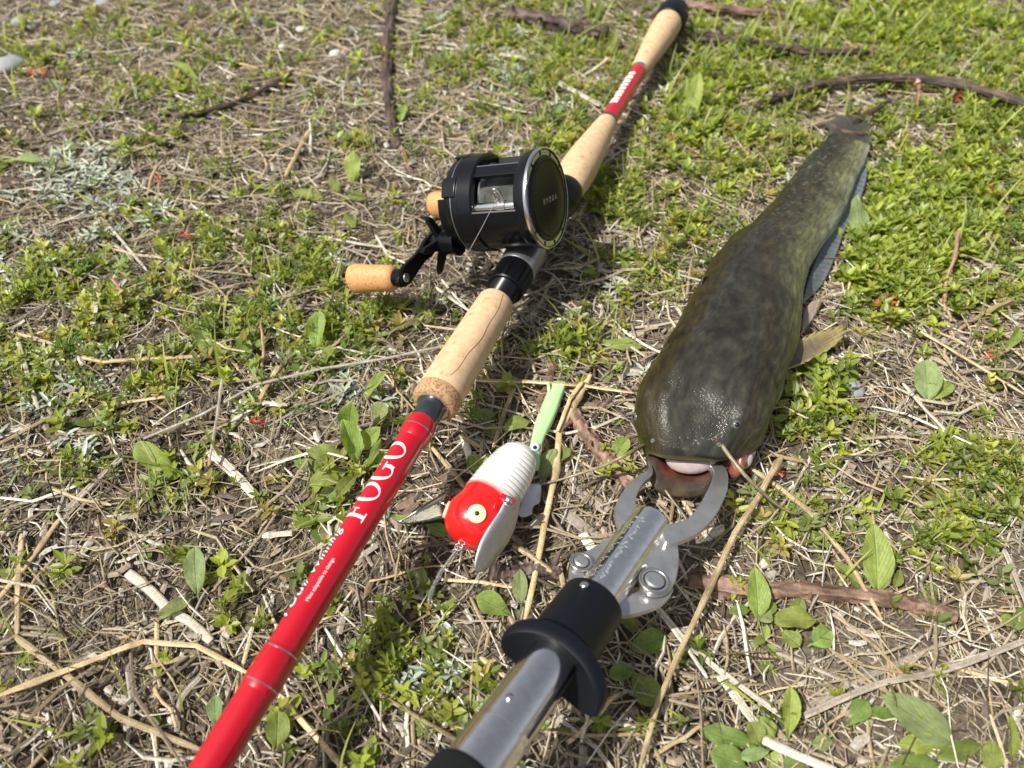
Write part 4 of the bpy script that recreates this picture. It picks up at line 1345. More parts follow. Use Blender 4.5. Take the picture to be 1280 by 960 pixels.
# ------------------------------------------------------------------ catfish
M_skin = attr_mat('catfish_skin', rough=.48, nscale=210, lo=.3, hi=1.75, bump=.45, bdist=.0005, coat=.0, spec=.32)
def skin_mat():
    m, nt, b = newmat('catfish_skin')
    at = nt.nodes.new('ShaderNodeVertexColor'); at.layer_name = 'Col'
    uvn = nt.nodes.new('ShaderNodeUVMap'); uvn.uv_map = 'along'
    mp = nt.nodes.new('ShaderNodeMapping'); mp.inputs['Scale'].default_value = (110, 420, 1)
    nt.links.new(uvn.outputs[0], mp.inputs[0])
    n1 = N(nt, 'ShaderNodeTexNoise', Scale=1., Detail=7., Roughness=.6); nt.links.new(mp.outputs[0], n1.inputs['Vector'])
    tc = nt.nodes.new('ShaderNodeTexCoord')
    n2 = N(nt, 'ShaderNodeTexNoise', Scale=45., Detail=4.); nt.links.new(tc.outputs['Object'], n2.inputs['Vector'])
    n3 = N(nt, 'ShaderNodeTexNoise', Scale=900., Detail=3.); nt.links.new(tc.outputs['Object'], n3.inputs['Vector'])
    r1 = ramp(nt, [(.36, (.5, .5, .5)), (.5, (.9, .9, .9)), (.66, (1.5, 1.5, 1.35))]); nt.links.new(n1.outputs[0], r1.inputs[0])
    r2 = ramp(nt, [(.34, (.62, .62, .6)), (.64, (1.2, 1.2, 1.18))]); nt.links.new(n2.outputs[0], r2.inputs[0])
    a = nt.nodes.new('ShaderNodeMixRGB'); a.blend_type = 'MULTIPLY'; a.inputs[0].default_value = 1
    c = nt.nodes.new('ShaderNodeMixRGB'); c.blend_type = 'MULTIPLY'; c.inputs[0].default_value = 1
    nt.links.new(at.outputs[0], a.inputs[1]); nt.links.new(r1.outputs[0], a.inputs[2])
    nt.links.new(a.outputs[0], c.inputs[1]); nt.links.new(r2.outputs[0], c.inputs[2])
    # pale flecks on the tail half
    n4 = N(nt, 'ShaderNodeTexNoise', Scale=330., Detail=3.); nt.links.new(tc.outputs['Object'], n4.inputs['Vector'])
    r4 = ramp(nt, [(.56, (0, 0, 0)), (.64, (1, 1, 1))]); nt.links.new(n4.outputs[0], r4.inputs[0])
    sx = nt.nodes.new('ShaderNodeSeparateXYZ'); nt.links.new(uvn.outputs[0], sx.inputs[0])
    mr = nt.nodes.new('ShaderNodeMapRange'); mr.inputs[1].default_value = .16; mr.inputs[2].default_value = .30; mr.inputs[4].default_value = .28
    nt.links.new(sx.outputs[0], mr.inputs[0])
    mm = nt.nodes.new('ShaderNodeMath'); mm.operation = 'MULTIPLY'
    nt.links.new(r4.outputs[0], mm.inputs[0]); nt.links.new(mr.outputs[0], mm.inputs[1])
    fl_ = nt.nodes.new('ShaderNodeMixRGB'); fl_.inputs[2].default_value = (.26, .26, .17, 1)
    nt.links.new(mm.outputs[0], fl_.inputs[0]); nt.links.new(c.outputs[0], fl_.inputs[1])
    nt.links.new(fl_.outputs[0], b.inputs['Base Color'])
    b.inputs['Roughness'].default_value = .6
    b.inputs['Specular IOR Level'].default_value = .2
    b.inputs['Coat Weight'].default_value = .36
    rr_c = ramp(nt, [(.4, (.06, .06, .06)), (.6, (.24, .24, .24))]); nt.links.new(n2.outputs[0], rr_c.inputs[0])
    nt.links.new(rr_c.outputs[0], b.inputs['Coat Roughness'])
    bp = nt.nodes.new('ShaderNodeBump'); bp.inputs['Strength'].default_value = .5; bp.inputs['Distance'].default_value = .0006
    nt.links.new(n1.outputs[0], bp.inputs['Height']); nt.links.new(bp.outputs[0], b.inputs['Normal'])
    b2 = nt.nodes.new('ShaderNodeBump'); b2.inputs['Strength'].default_value = .55; b2.inputs['Distance'].default_value = .0006
    nt.links.new(n3.outputs[0], b2.inputs['Height']); nt.links.new(b2.outputs[0], b.inputs['Coat Normal'])
    return m
M_skin = skin_mat()
M_finm = attr_mat('fin_skin', rough=.4, nscale=300, lo=.8, hi=1.2, bump=.2, coat=.3)
NR = 72
st = [tuple(a) for a in catmull([np.array(s_, float) for s_ in FISH], 6)]
def smooth01(x): x = min(1, max(0, x)); return x * x * (3 - 2 * x)
Cc, Wl, Al, Bl = [], [], [], []
for xl, yl, xr, yr, zc, hb_ in st:
    a_, b_ = P(xl, yl, zc), P(xr, yr, zc)
    Cc.append((a_ + b_) / 2); Wl.append(b_ - a_); Bl.append(hb_)
nS = len(st)
Tn = [nrm(Cc[max(i - 1, 0)] - Cc[min(i + 1, nS - 1)]) for i in range(nS)]   # forward
fish_loc = np.array([Cc[30][0], Cc[30][1], 0])
rings, rcol = [], []
JAW = .0108
def skin_col(dd, tt, s):
    """dd: angle away from the back 0..pi, tt: side (-1 left, 1 right), s: 0 head .. 1 tail"""
    x = dd / pi
    stops = [(0, (.027, .026, .022)), (.15, (.029, .027, .021)), (.19, (.036, .027, .015)), (.24, (.036, .032, .021)), (.33, (.066, .064, .036)), (.43, (.115, .118, .056)), (.55, (.165, .17, .095)), (.66, (.30, .31, .27)), (1, (.55, .55, .52))]
    if s < .30:   # darker broad head
        k = smooth01((s - .05) / .25)
        x = x * (.78 + .22 * k)
    c = np.array([np.interp(x, [q_[0] for q_ in stops], [q_[1][j] for q_ in stops]) for j in range(3)])
    return c
for i in range(nS):
    s = i / (nS - 1)
    T = Tn[i]
    W = Wl[i]
    W = W - T * np.dot(W, T)
    a_ = np.linalg.norm(W) / 2
    W = nrm(W)
    U = nrm(np.cross(W, -T)) if np.cross(W, -T)[2] > 0 else nrm(np.cross(T, W))
    if U[2] < 0: U = -U
    ne = 3.0 - .8 * s
    fw = max(0, 1 - i / 16.)
    dors = radians(90 + 50 * smooth01((s - .25) / .6))
    rg_, cl_ = [], []
    for k in range(NR):
        th = 2 * pi * k / NR
        c_, s_ = cos(th), sin(th)
        x = a_ * np.sign(c_) * abs(c_) ** (2 / ne)
        y = Bl[i] * np.sign(s_) * abs(s_) ** (2 / ne)
        if y < 0: y *= .9
        # back ridge along the nape, softer at the head
        jaw = JAW * fw ** 1.5 * smooth01((-s_ + .05) / .9) * (1 - (.85 * abs(c_) ** 2.2 if c_ > 0 else .42 * abs(c_) ** 3.2))
        bulge = .0052 * max(0, 1 - i / 7.) * (1 - abs(c_) ** 2.6)
        p = Cc[i] + W * x + U * y + T * (jaw + bulge)
        # shallow hollow along the mid back
        if s_ > 0: p = p - U * .0010 * math.exp(-(c_ / .18) ** 2) * smooth01((s - .15) / .2) * (1 - s)
        # folds: gill cover edge, skull ridges, loose skin
        gl = math.exp(-((i - 25 - 4 * s_) / 1.3) ** 2) * smooth01((abs(c_) - .45) / .25) * (1 if s_ > -.7 else 0)
        p = p - (W * c_ * a_ * .05 + U * s_ * Bl[i] * .05) * gl
        if s_ > 0 and i < 34: p = p + U * (.0010 * math.exp(-((abs(c_) - .42) / .16) ** 2) - .0007 * math.exp(-(c_ / .14) ** 2)) * smooth01((34 - i) / 14) * smooth01(i / 6)
        p = p + nrm(W * c_ + U * s_) * .0011 * (mnoise.noise(Vector(p * 75)) + .45 * mnoise.noise(Vector(p * 210)))
        for ex_, ey_ in ((-.86, 0), (.50, 0)):      # low swellings that carry the eyes
            if s_ > -.2: p = p + U * .0016 * math.exp(-((c_ - ex_) / .12) ** 2 - ((i - 13) / 3.) ** 2)
        rg_.append(p)
        dd = abs((th - dors + pi) % (2 * pi) - pi)
        dd = max(0, dd + .045 * sin(i * 1.7) * sin(i * .61 + 2) + .03 * sin(i * 2.9 + k))
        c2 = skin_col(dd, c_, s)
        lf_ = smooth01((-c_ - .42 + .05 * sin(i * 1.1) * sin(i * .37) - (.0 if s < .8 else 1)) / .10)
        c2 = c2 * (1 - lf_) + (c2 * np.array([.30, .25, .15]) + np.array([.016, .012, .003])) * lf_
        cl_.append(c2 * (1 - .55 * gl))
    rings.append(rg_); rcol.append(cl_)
# the mouth: lips, then the cavity going back inside
T, W, U = Tn[0], nrm(Wl[0]), np.array([0, 0, 1.])
a0 = np.linalg.norm(Wl[0]) / 2
front = []
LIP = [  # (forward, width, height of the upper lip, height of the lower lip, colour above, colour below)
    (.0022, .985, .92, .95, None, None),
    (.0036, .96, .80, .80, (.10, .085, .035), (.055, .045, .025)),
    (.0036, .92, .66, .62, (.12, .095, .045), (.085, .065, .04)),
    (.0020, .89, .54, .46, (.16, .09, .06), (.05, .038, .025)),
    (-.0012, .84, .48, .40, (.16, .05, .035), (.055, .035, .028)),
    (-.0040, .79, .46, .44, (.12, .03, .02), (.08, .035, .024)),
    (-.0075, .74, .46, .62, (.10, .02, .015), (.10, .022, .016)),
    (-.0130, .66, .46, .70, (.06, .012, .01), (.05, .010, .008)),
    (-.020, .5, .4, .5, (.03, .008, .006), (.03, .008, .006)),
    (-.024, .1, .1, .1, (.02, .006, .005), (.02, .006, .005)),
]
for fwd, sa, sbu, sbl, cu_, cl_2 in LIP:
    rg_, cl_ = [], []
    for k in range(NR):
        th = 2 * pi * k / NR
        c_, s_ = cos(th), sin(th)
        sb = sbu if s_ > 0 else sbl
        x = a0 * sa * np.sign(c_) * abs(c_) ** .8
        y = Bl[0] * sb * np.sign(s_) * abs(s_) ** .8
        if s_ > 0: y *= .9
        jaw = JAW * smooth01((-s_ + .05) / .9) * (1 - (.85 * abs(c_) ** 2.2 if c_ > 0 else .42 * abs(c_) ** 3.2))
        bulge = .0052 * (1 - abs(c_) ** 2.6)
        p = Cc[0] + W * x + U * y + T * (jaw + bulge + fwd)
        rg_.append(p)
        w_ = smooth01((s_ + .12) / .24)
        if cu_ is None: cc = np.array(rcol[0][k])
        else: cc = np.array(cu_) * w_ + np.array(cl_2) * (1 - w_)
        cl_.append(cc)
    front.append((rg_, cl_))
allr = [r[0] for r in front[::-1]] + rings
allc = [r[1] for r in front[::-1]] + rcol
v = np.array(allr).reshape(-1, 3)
c = np.array(allc).reshape(-1, 3)
f = []
m_ = len(allr)
for i in range(m_ - 1):
    for k in range(NR):
        k2 = (k + 1) % NR
        f.append((i * NR + k, i * NR + k2, (i + 1) * NR + k2, (i + 1) * NR + k))
f += [tuple(range(NR))[::-1], tuple((m_ - 1) * NR + k for k in range(NR))]
fish = empty('catfish', fish_loc, 'wet dark olive catfish with long barbels lying mouth open in the gripper', 'catfish')
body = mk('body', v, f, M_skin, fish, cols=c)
fbvh = BVHTree.FromPolygons([tuple(a) for a in v], f)
def onfish(x, y, back=0.):
    p, n_ = cast(fbvh, x, y)
    if p is None: return P(x, y, .015), np.array([0, 0, 1.])
    n_ = nrm(n_)
    if np.dot(n_, cC - p) < 0: n_ = -n_
    return p + n_ * back, n_
M_eyering = plain('fish_eye_ring', (.10, .115, .11), rough=.2, coat=.5)
for x, y in ((794, 521), (921, 531)):
    p, n_ = onfish(x, y)
    v, f = lathe(p - n_ * .0012, n_, [(-.001, 0), (-.001, .0023), (.0010, .0022), (.0017, .0017), (.0020, .0012)], 24)
    eo = mk('eye', v, f, M_eyering, fish)
    v, f = lathe(p - n_ * .0012, n_, [(.0018, 0), (.0018, .00135), (.0022, .0011), (.0025, .0005), (.0026, 0)], 20)
    mk('pupil', v, f, plain('pupil_black', (.004, .004, .005), rough=.05, coat=1), eo)
for x, y in ((816, 551), (899, 556)):
    p, n_ = onfish(x, y)
    v, f = lathe(p - n_ * .0008, n_, [(-.001, 0), (0, .0016), (.0012, .0011), (.0016, .0009), (.0012, .0005), (.0008, 0)], 16)
    mk('nostril', v, f, plain('nostril_skin', (.10, .11, .10), rough=.3), fish)
# skin pattern follows the body: stretched along it
uvl = body.data.uv_layers.new(name='along')
arc = np.zeros(m_)
cen = np.array(allr).mean(1)
arc[1:] = np.cumsum(np.linalg.norm(np.diff(cen, axis=0), axis=1))
vi = np.zeros(len(body.data.loops), np.int32); body.data.loops.foreach_get('vertex_index', vi)
uv = np.stack([arc[vi // NR], (vi % NR) / NR * np.where(vi // NR < len(front) - 1, .03, .12)], -1).astype(np.float32)
uvl.data.foreach_set('uv', uv.ravel())
# pale palate pad and swollen pink corner of the mouth
M_pink = noise_mat('wet_pink', [(.3, (.34, .26, .25)), (.7, (.46, .39, .37))], scale=200, rough=.25, bump=.2, coat=.6)
M_flesh = noise_mat('red_flesh', [(.3, (.16, .03, .022)), (.7, (.32, .12, .09))], scale=400, rough=.25, bump=.4, coat=.7)
def blob(name, c0, ax, sz, mat, parent, n=24, warp=.0):
    vs, fs = [], []
    m2 = 14
    e1_ = nrm(ax[0]); e2_ = nrm(ax[1]); e3_ = np.cross(e1_, e2_)
    for i in range(m2 + 1):
        ph = pi * i / m2
        for k in range(n):
            th = 2 * pi * k / n
            r = 1 + warp * sin(3 * th + 2 * ph) * sin(ph)
            vs.append(c0 + r * (e1_ * sz[0] * sin(ph) * cos(th) + e2_ * sz[1] * sin(ph) * sin(th) + e3_ * sz[2] * cos(ph)))
    for i in range(m2):
        for k in range(n):
            k2 = (k + 1) % n
            fs.append((i * n + k, i * n + k2, (i + 1) * n + k2, (i + 1) * n + k))
    return mk(name, vs, fs, mat, parent)
blob('palate', P(864, 572, .0140), (W, T), (.0125, .0085, .0050), M_pink, fish)
blob('mouth_corner', P(921, 577, .0120), (W, T), (.0050, .0075, .0065), M_flesh, fish, warp=.15)
blob('mouth_corner', P(932, 570, .0100), (W, T), (.0045, .0060, .0060), M_pink, fish, warp=.2)
# slime bubbles on the snout
rg = random.Random(2)
for k in range(15):
    x = 848 + 50 * rg.random(); y = 551 + rg.uniform(-4, 4) - (4 if x > 875 else 0)
    p, n_ = onfish(x, y)
    L_ = rg.uniform(.0004, .0013)
    a_ = rg.uniform(0, 3.1)
    blob('slime_drop', p - n_ * .0001, (nrm(W * cos(a_) + T * sin(a_)), nrm(-W * sin(a_) + T * cos(a_))), [L_, .0003, .00035], M_clear if k not in (4, 9) else M_flesh, fish, n=8)
# barbels
def barbel(pts, r0, r1, col):
    c_ = catmull(pts, 6)
    v, f = tube(c_, list(np.linspace(r0, r1, len(c_))), 10)
    mk('barbel', v, f, col, fish)
M_barb = noise_mat('barbel_skin', [(.3, (.14, .11, .06)), (.7, (.30, .25, .15))], scale=300, rough=.4, coat=.4)
b0, _ = onfish(803, 557, -.001)
barbel([b0, P(785, 567, .022), P(757, 581, .017), P(725, 592, .010), P(695, 601, .006), P(665, 607, .0045), P(640, 606, .004)], .0011, .00035, M_barb)
b1, _ = onfish(902, 556, -.001)
barbel([b1, P(915, 574, .026), P(935, 598, .024), P(955, 617, .018), P(976, 634, .011), P(996, 642, .007), P(1008, 634, .005), P(1006, 630, .004)], .0011, .00035, M_barb)
barbel([P(826, 604, .007), P(838, 622, .006), P(852, 640, .004), P(866, 662, .003)], .0007, .0003, M_barb)
# fins: ruled surfaces between a root line and an outer edge
def fin(name, root, outer, c_in, c_edge, n=30, m2=8, rip=.0004, thick=.0006):
    R_ = catmull([P(*q) for q in root], 8); O_ = catmull([P(*q) for q in outer], 8)
    def samp(L_, t):
        x = t * (len(L_) - 1); i = min(int(x), len(L_) - 2); return L_[i] * (1 - x + i) + L_[i + 1] * (x - i)
    vs, cl, fs = [], [], []
    for i in range(n + 1):
        t = i / n
        a_, b_ = samp(R_, t), samp(O_, t)
        for j in range(m2 + 1):
            u_ = j / m2
            p = a_ * (1 - u_) + b_ * u_
            p = p + np.array([0, 0, rip * (1 if i % 2 else -1) * (.4 + u_)])
            vs.append(p)
            e_ = max(u_ ** 4, (abs(2 * t - 1)) ** 6)
            cc = np.array(c_in) * (1 - e_) + np.array(c_edge) * e_
            cl.append(cc * (1.15 if i % 2 else .8))
    for i in range(n):
        for j in range(m2):
            a_ = i * (m2 + 1) + j
            fs.append((a_, a_ + 1, a_ + m2 + 2, a_ + m2 + 1))
    o = mk(name, vs, fs, M_finm, fish, cols=cl)
    md = o.modifiers.new('solid', 'SOLIDIFY'); md.thickness = thick; md.offset = 0
    return o
fin('pectoral_fin', [(972, 452, .019), (975, 458, .018), (979, 463, .016)],
    [(986, 436, .021), (1008, 420, .021), (1034, 412, .018), (1058, 408, .014), (1050, 426, .013), (1028, 442, .014), (1002, 455, .015)], (.14, .105, .07), (.42, .37, .13))
fin('gill_flap', [(958, 512, .016), (968, 490, .017), (976, 468, .017)], [(965, 512, .012), (977, 492, .010), (982, 468, .012)], (.40, .42, .42), (.5, .5, .46), rip=.0001)
fin('pelvic_fin', [(1001, 418, .010), (1003, 402, .011), (1005, 388, .011)], [(1006, 414, .006), (1020, 392, .007), (1027, 373, .008), (1016, 376, .010)], (.28, .22, .20), (.46, .40, .24), m2=6)
fin('anal_fin', [(1003, 380, .008), (1010, 350, .009), (1022, 318, .008), (1038, 286, .008), (1052, 252, .007), (1064, 222, .006), (1072, 196, .005)],
    [(1012, 372, .004), (1030, 352, .004), (1044, 322, .004), (1055, 292, .004), (1070, 262, .004), (1082, 228, .004), (1086, 196, .004)], (.09, .105, .125), (.19, .21, .235), n=70, rip=.00018)
fin('caudal_fin', [(1038, 168, .006), (1052, 172, .006), (1072, 186, .005)], [(1036, 152, .004), (1056, 143, .004), (1078, 146, .004), (1090, 160, .004), (1088, 182, .004)], (.045, .042, .034), (.09, .085, .07), n=36, rip=.0003)
fin('dorsal_fin', [(884, 346, .030), (881, 353, .030), (878, 360, .030)], [(884, 345, .031), (879, 346, .034), (876, 356, .032)], (.05, .045, .03), (.08, .07, .04), n=10, m2=4)
# ------------------------------------------------------------------ sticks and straws
import mathutils.noise as mnoise
def stem(name, pts, w, mat, label, cat, group=None, lift=.002, flat=1.0, nodes=0, rough=.06, taper=.75, seed=None):
    rg = random.Random(hash((pts[0], pts[-1])) if seed is None else seed)
    rg = random.Random(int(pts[0][0] * 31 + pts[0][1] * 17 + pts[-1][0] * 7 + pts[-1][1]))
    P3 = []
    for i, q in enumerate(pts):
        l_ = q[2] if len(q) > 2 else lift
        P3.append(G(q[0], q[1], l_))
    rads = [w / 2 * topx(p)[0] * 0 + w / 2 * float((p - cC) @ cD) / FPX for p in P3]
    for i in range(len(P3)): P3[i] = P3[i] + np.array([0, 0, rads[i] * min(1, flat) * .8])
    n0 = len(P3)
    per = max(3, int((90 if name == 'stick' else 22) / n0)) if len(pts) > 2 else 10
    if len(pts) > 2 and name == 'straw':      # stiff between its joints
        c_ = [P3[i] * (1 - t / per) + P3[i + 1] * (t / per) for i in range(n0 - 1) for t in range(per)] + [P3[-1]]
    else:
        c_ = catmull(P3, per)
    rr = np.interp(np.linspace(0, 1, len(c_)), np.linspace(0, 1, n0), rads)
    tt = np.linspace(0, 1, len(c_))
    rr = rr * (1 - (1 - taper) * tt) * (.88 if name == 'straw' else 1)
    nd = [rg.random() for _ in range(nodes)]
    out = []
    for i in range(len(c_)):
        k = 1 + (rg.uniform(-rough, rough) if name != 'stick' else .18 * mnoise.noise(Vector((i * .12, pts[0][0], 0))))
        for d_ in nd:
            if abs(tt[i] - d_) < .5 / len(c_): k *= 1.35
        out.append(rr[i] * k)
        c_[i] = c_[i] + np.array([rg.uniform(-1, 1), rg.uniform(-1, 1), 0]) * rr[i] * (rough * 1.5 if name != 'stick' else 0)
    n = 14 if name != 'stick' else 18
    for q_ in (0, -1):
        out[q_] *= .55 if name != 'wood_strip' else .9
    v, f = tube(c_, out, n, flat=flat)
    sk_ = [rg.choice([.62, .85, 1, 1.1, 1.2]) for _ in range(n)]
    cl = np.array([[min(1.3, sk_[k] * (.9 + .2 * rg.random()) * (.6 if out[i] > rr[i] * 1.25 else 1))] * 3 for i in range(len(c_)) for k in range(n)])
    if name != 'stick':
        for i in range(len(c_)):
            for k in range(0, n, 5):
                j = i * n + (k + int(pts[0][0])) % n
                v[j] = c_[i] + (v[j] - c_[i]) * .80
    else:
        sd = rg.uniform(0, 50)
        for i in range(len(c_)):
            for k in range(n):
                j = i * n + k
                an = 2 * pi * k / n
                d_ = mnoise.noise(Vector((2.6 * cos(an) + sd, 2.6 * sin(an), i * .16))) + .6 * mnoise.noise(Vector((5 * cos(an), 5 * sin(an) + sd, i * .55)))
                v[j] = c_[i] + (v[j] - c_[i]) * (1 + .42 * d_)
                q_ = .95 + .9 * d_
                cl[j] = [max(.25, min(1.9, q_))] * 3
    if name == 'stick' and w > 6:      # side shoots and splinters
        extra, ec = [(v, f)], [cl]
        for _ in range(rg.randint(2, 4)):
            i = rg.randint(2, len(c_) - 3)
            a_ = nrm(c_[i + 1] - c_[i - 1])
            d_ = nrm(a_ * rg.uniform(.4, 1.2) + np.array([rg.uniform(-1, 1), rg.uniform(-1, 1), rg.uniform(.1, .9)]))
            L_ = out[i] * rg.uniform(1.8, 4.5)
            ev, ef = tube([c_[i], c_[i] + d_ * L_ * .6, c_[i] + d_ * L_ + np.array([0, 0, -L_ * .15])], [out[i] * .38, out[i] * .26, out[i] * .12], 7)
            extra.append((ev, ef)); ec.append(np.ones((len(ev), 3)) * .9)
        v, f = join(*extra); cl = np.vstack(ec)
    o = mk(name, v, f, mat, None, loc=P3[0], sharp=50, cols=cl)
    return tag(o, label, cat, group)
# dark sticks
TW = [
 ([(490, -8), (488, 40), (484, 85), (487, 130), (492, 165), (500, 190)], 15, M_twig, 'dark peeling stick lying upright at the top left of the reel', .75),
 ([(500, 185), (509, 205), (521, 232)], 8, M_bark, 'split brown bark end hanging off the dark upright stick', .4),
 ([(634, 24, .004), (680, 33, .005), (722, 41, .005), (760, 47, .004)], 17, M_twig, 'short thick dark stick left of the rod butt grip', .9),
 ([(852, 10, .005), (900, 15, .006), (985, 24, .005)], 11, M_bark, 'pinkish brown stick right behind the black butt cap', .8),
 ([(865, 50, .005), (940, 58, .006), (1010, 70, .007), (1086, 70, .006)], 12, M_twig, 'shaded dark stick half hidden in weeds right of the butt grip', .7),
 ([(944, 137, .004), (985, 120, .006), (1030, 108, .008), (1085, 102, .010), (1140, 101, .012), (1200, 110, .013), (1250, 124, .012), (1295, 138, .010)], 9, M_twig, 'long thin arched dark twig above the catfish tail', 1.3),
 ([(1000, 168), (1030, 158, .004), (1050, 166, .008), (1078, 170, .008), (1100, 168)], 6, M_twig, 'thin dark twig lying across the catfish tail fin', .8),
 ([(1060, 160, .006), (1090, 142, .008), (1112, 128, .010)], 7, M_twig, 'short dark twig leaning above the catfish tail', .7),
 ([(858, 728), (910, 738), (965, 742), (1020, 744), (1075, 750), (1125, 756), (1160, 765), (1192, 778)], 23, M_bark, 'thick brown peeling stick lying right of the gripper', .7),
 ([(710, 516), (730, 545), (752, 572), (775, 600), (800, 622)], 20, M_bark, 'brown bark covered stick between the lure and the catfish head', .9),
 ([(694, 452), (686, 480), (672, 522)], 12, M_bark, 'greyish brown stick end just beyond the green skirt', .9),
 ([(612, 716), (640, 722), (670, 718), (702, 722)], 22, M_twig, 'dark weathered wood piece below the lure wing', .9),
 ([(220, 152, .003), (270, 140, .003), (318, 122, .003), (368, 92, .003)], 9, M_twig, 'thin dark curved twig in the litter at the upper left', .5),
 ([(575, 160), (600, 175), (630, 190)], 7, M_twig, 'short dark twig behind the reel', .5),
]
for pts, w, mt, lb, tp in TW:
    stem('stick', pts, w, mt, lb, 'stick', 'sticks on the ground', rough=.13, taper=tp, lift=.0005)
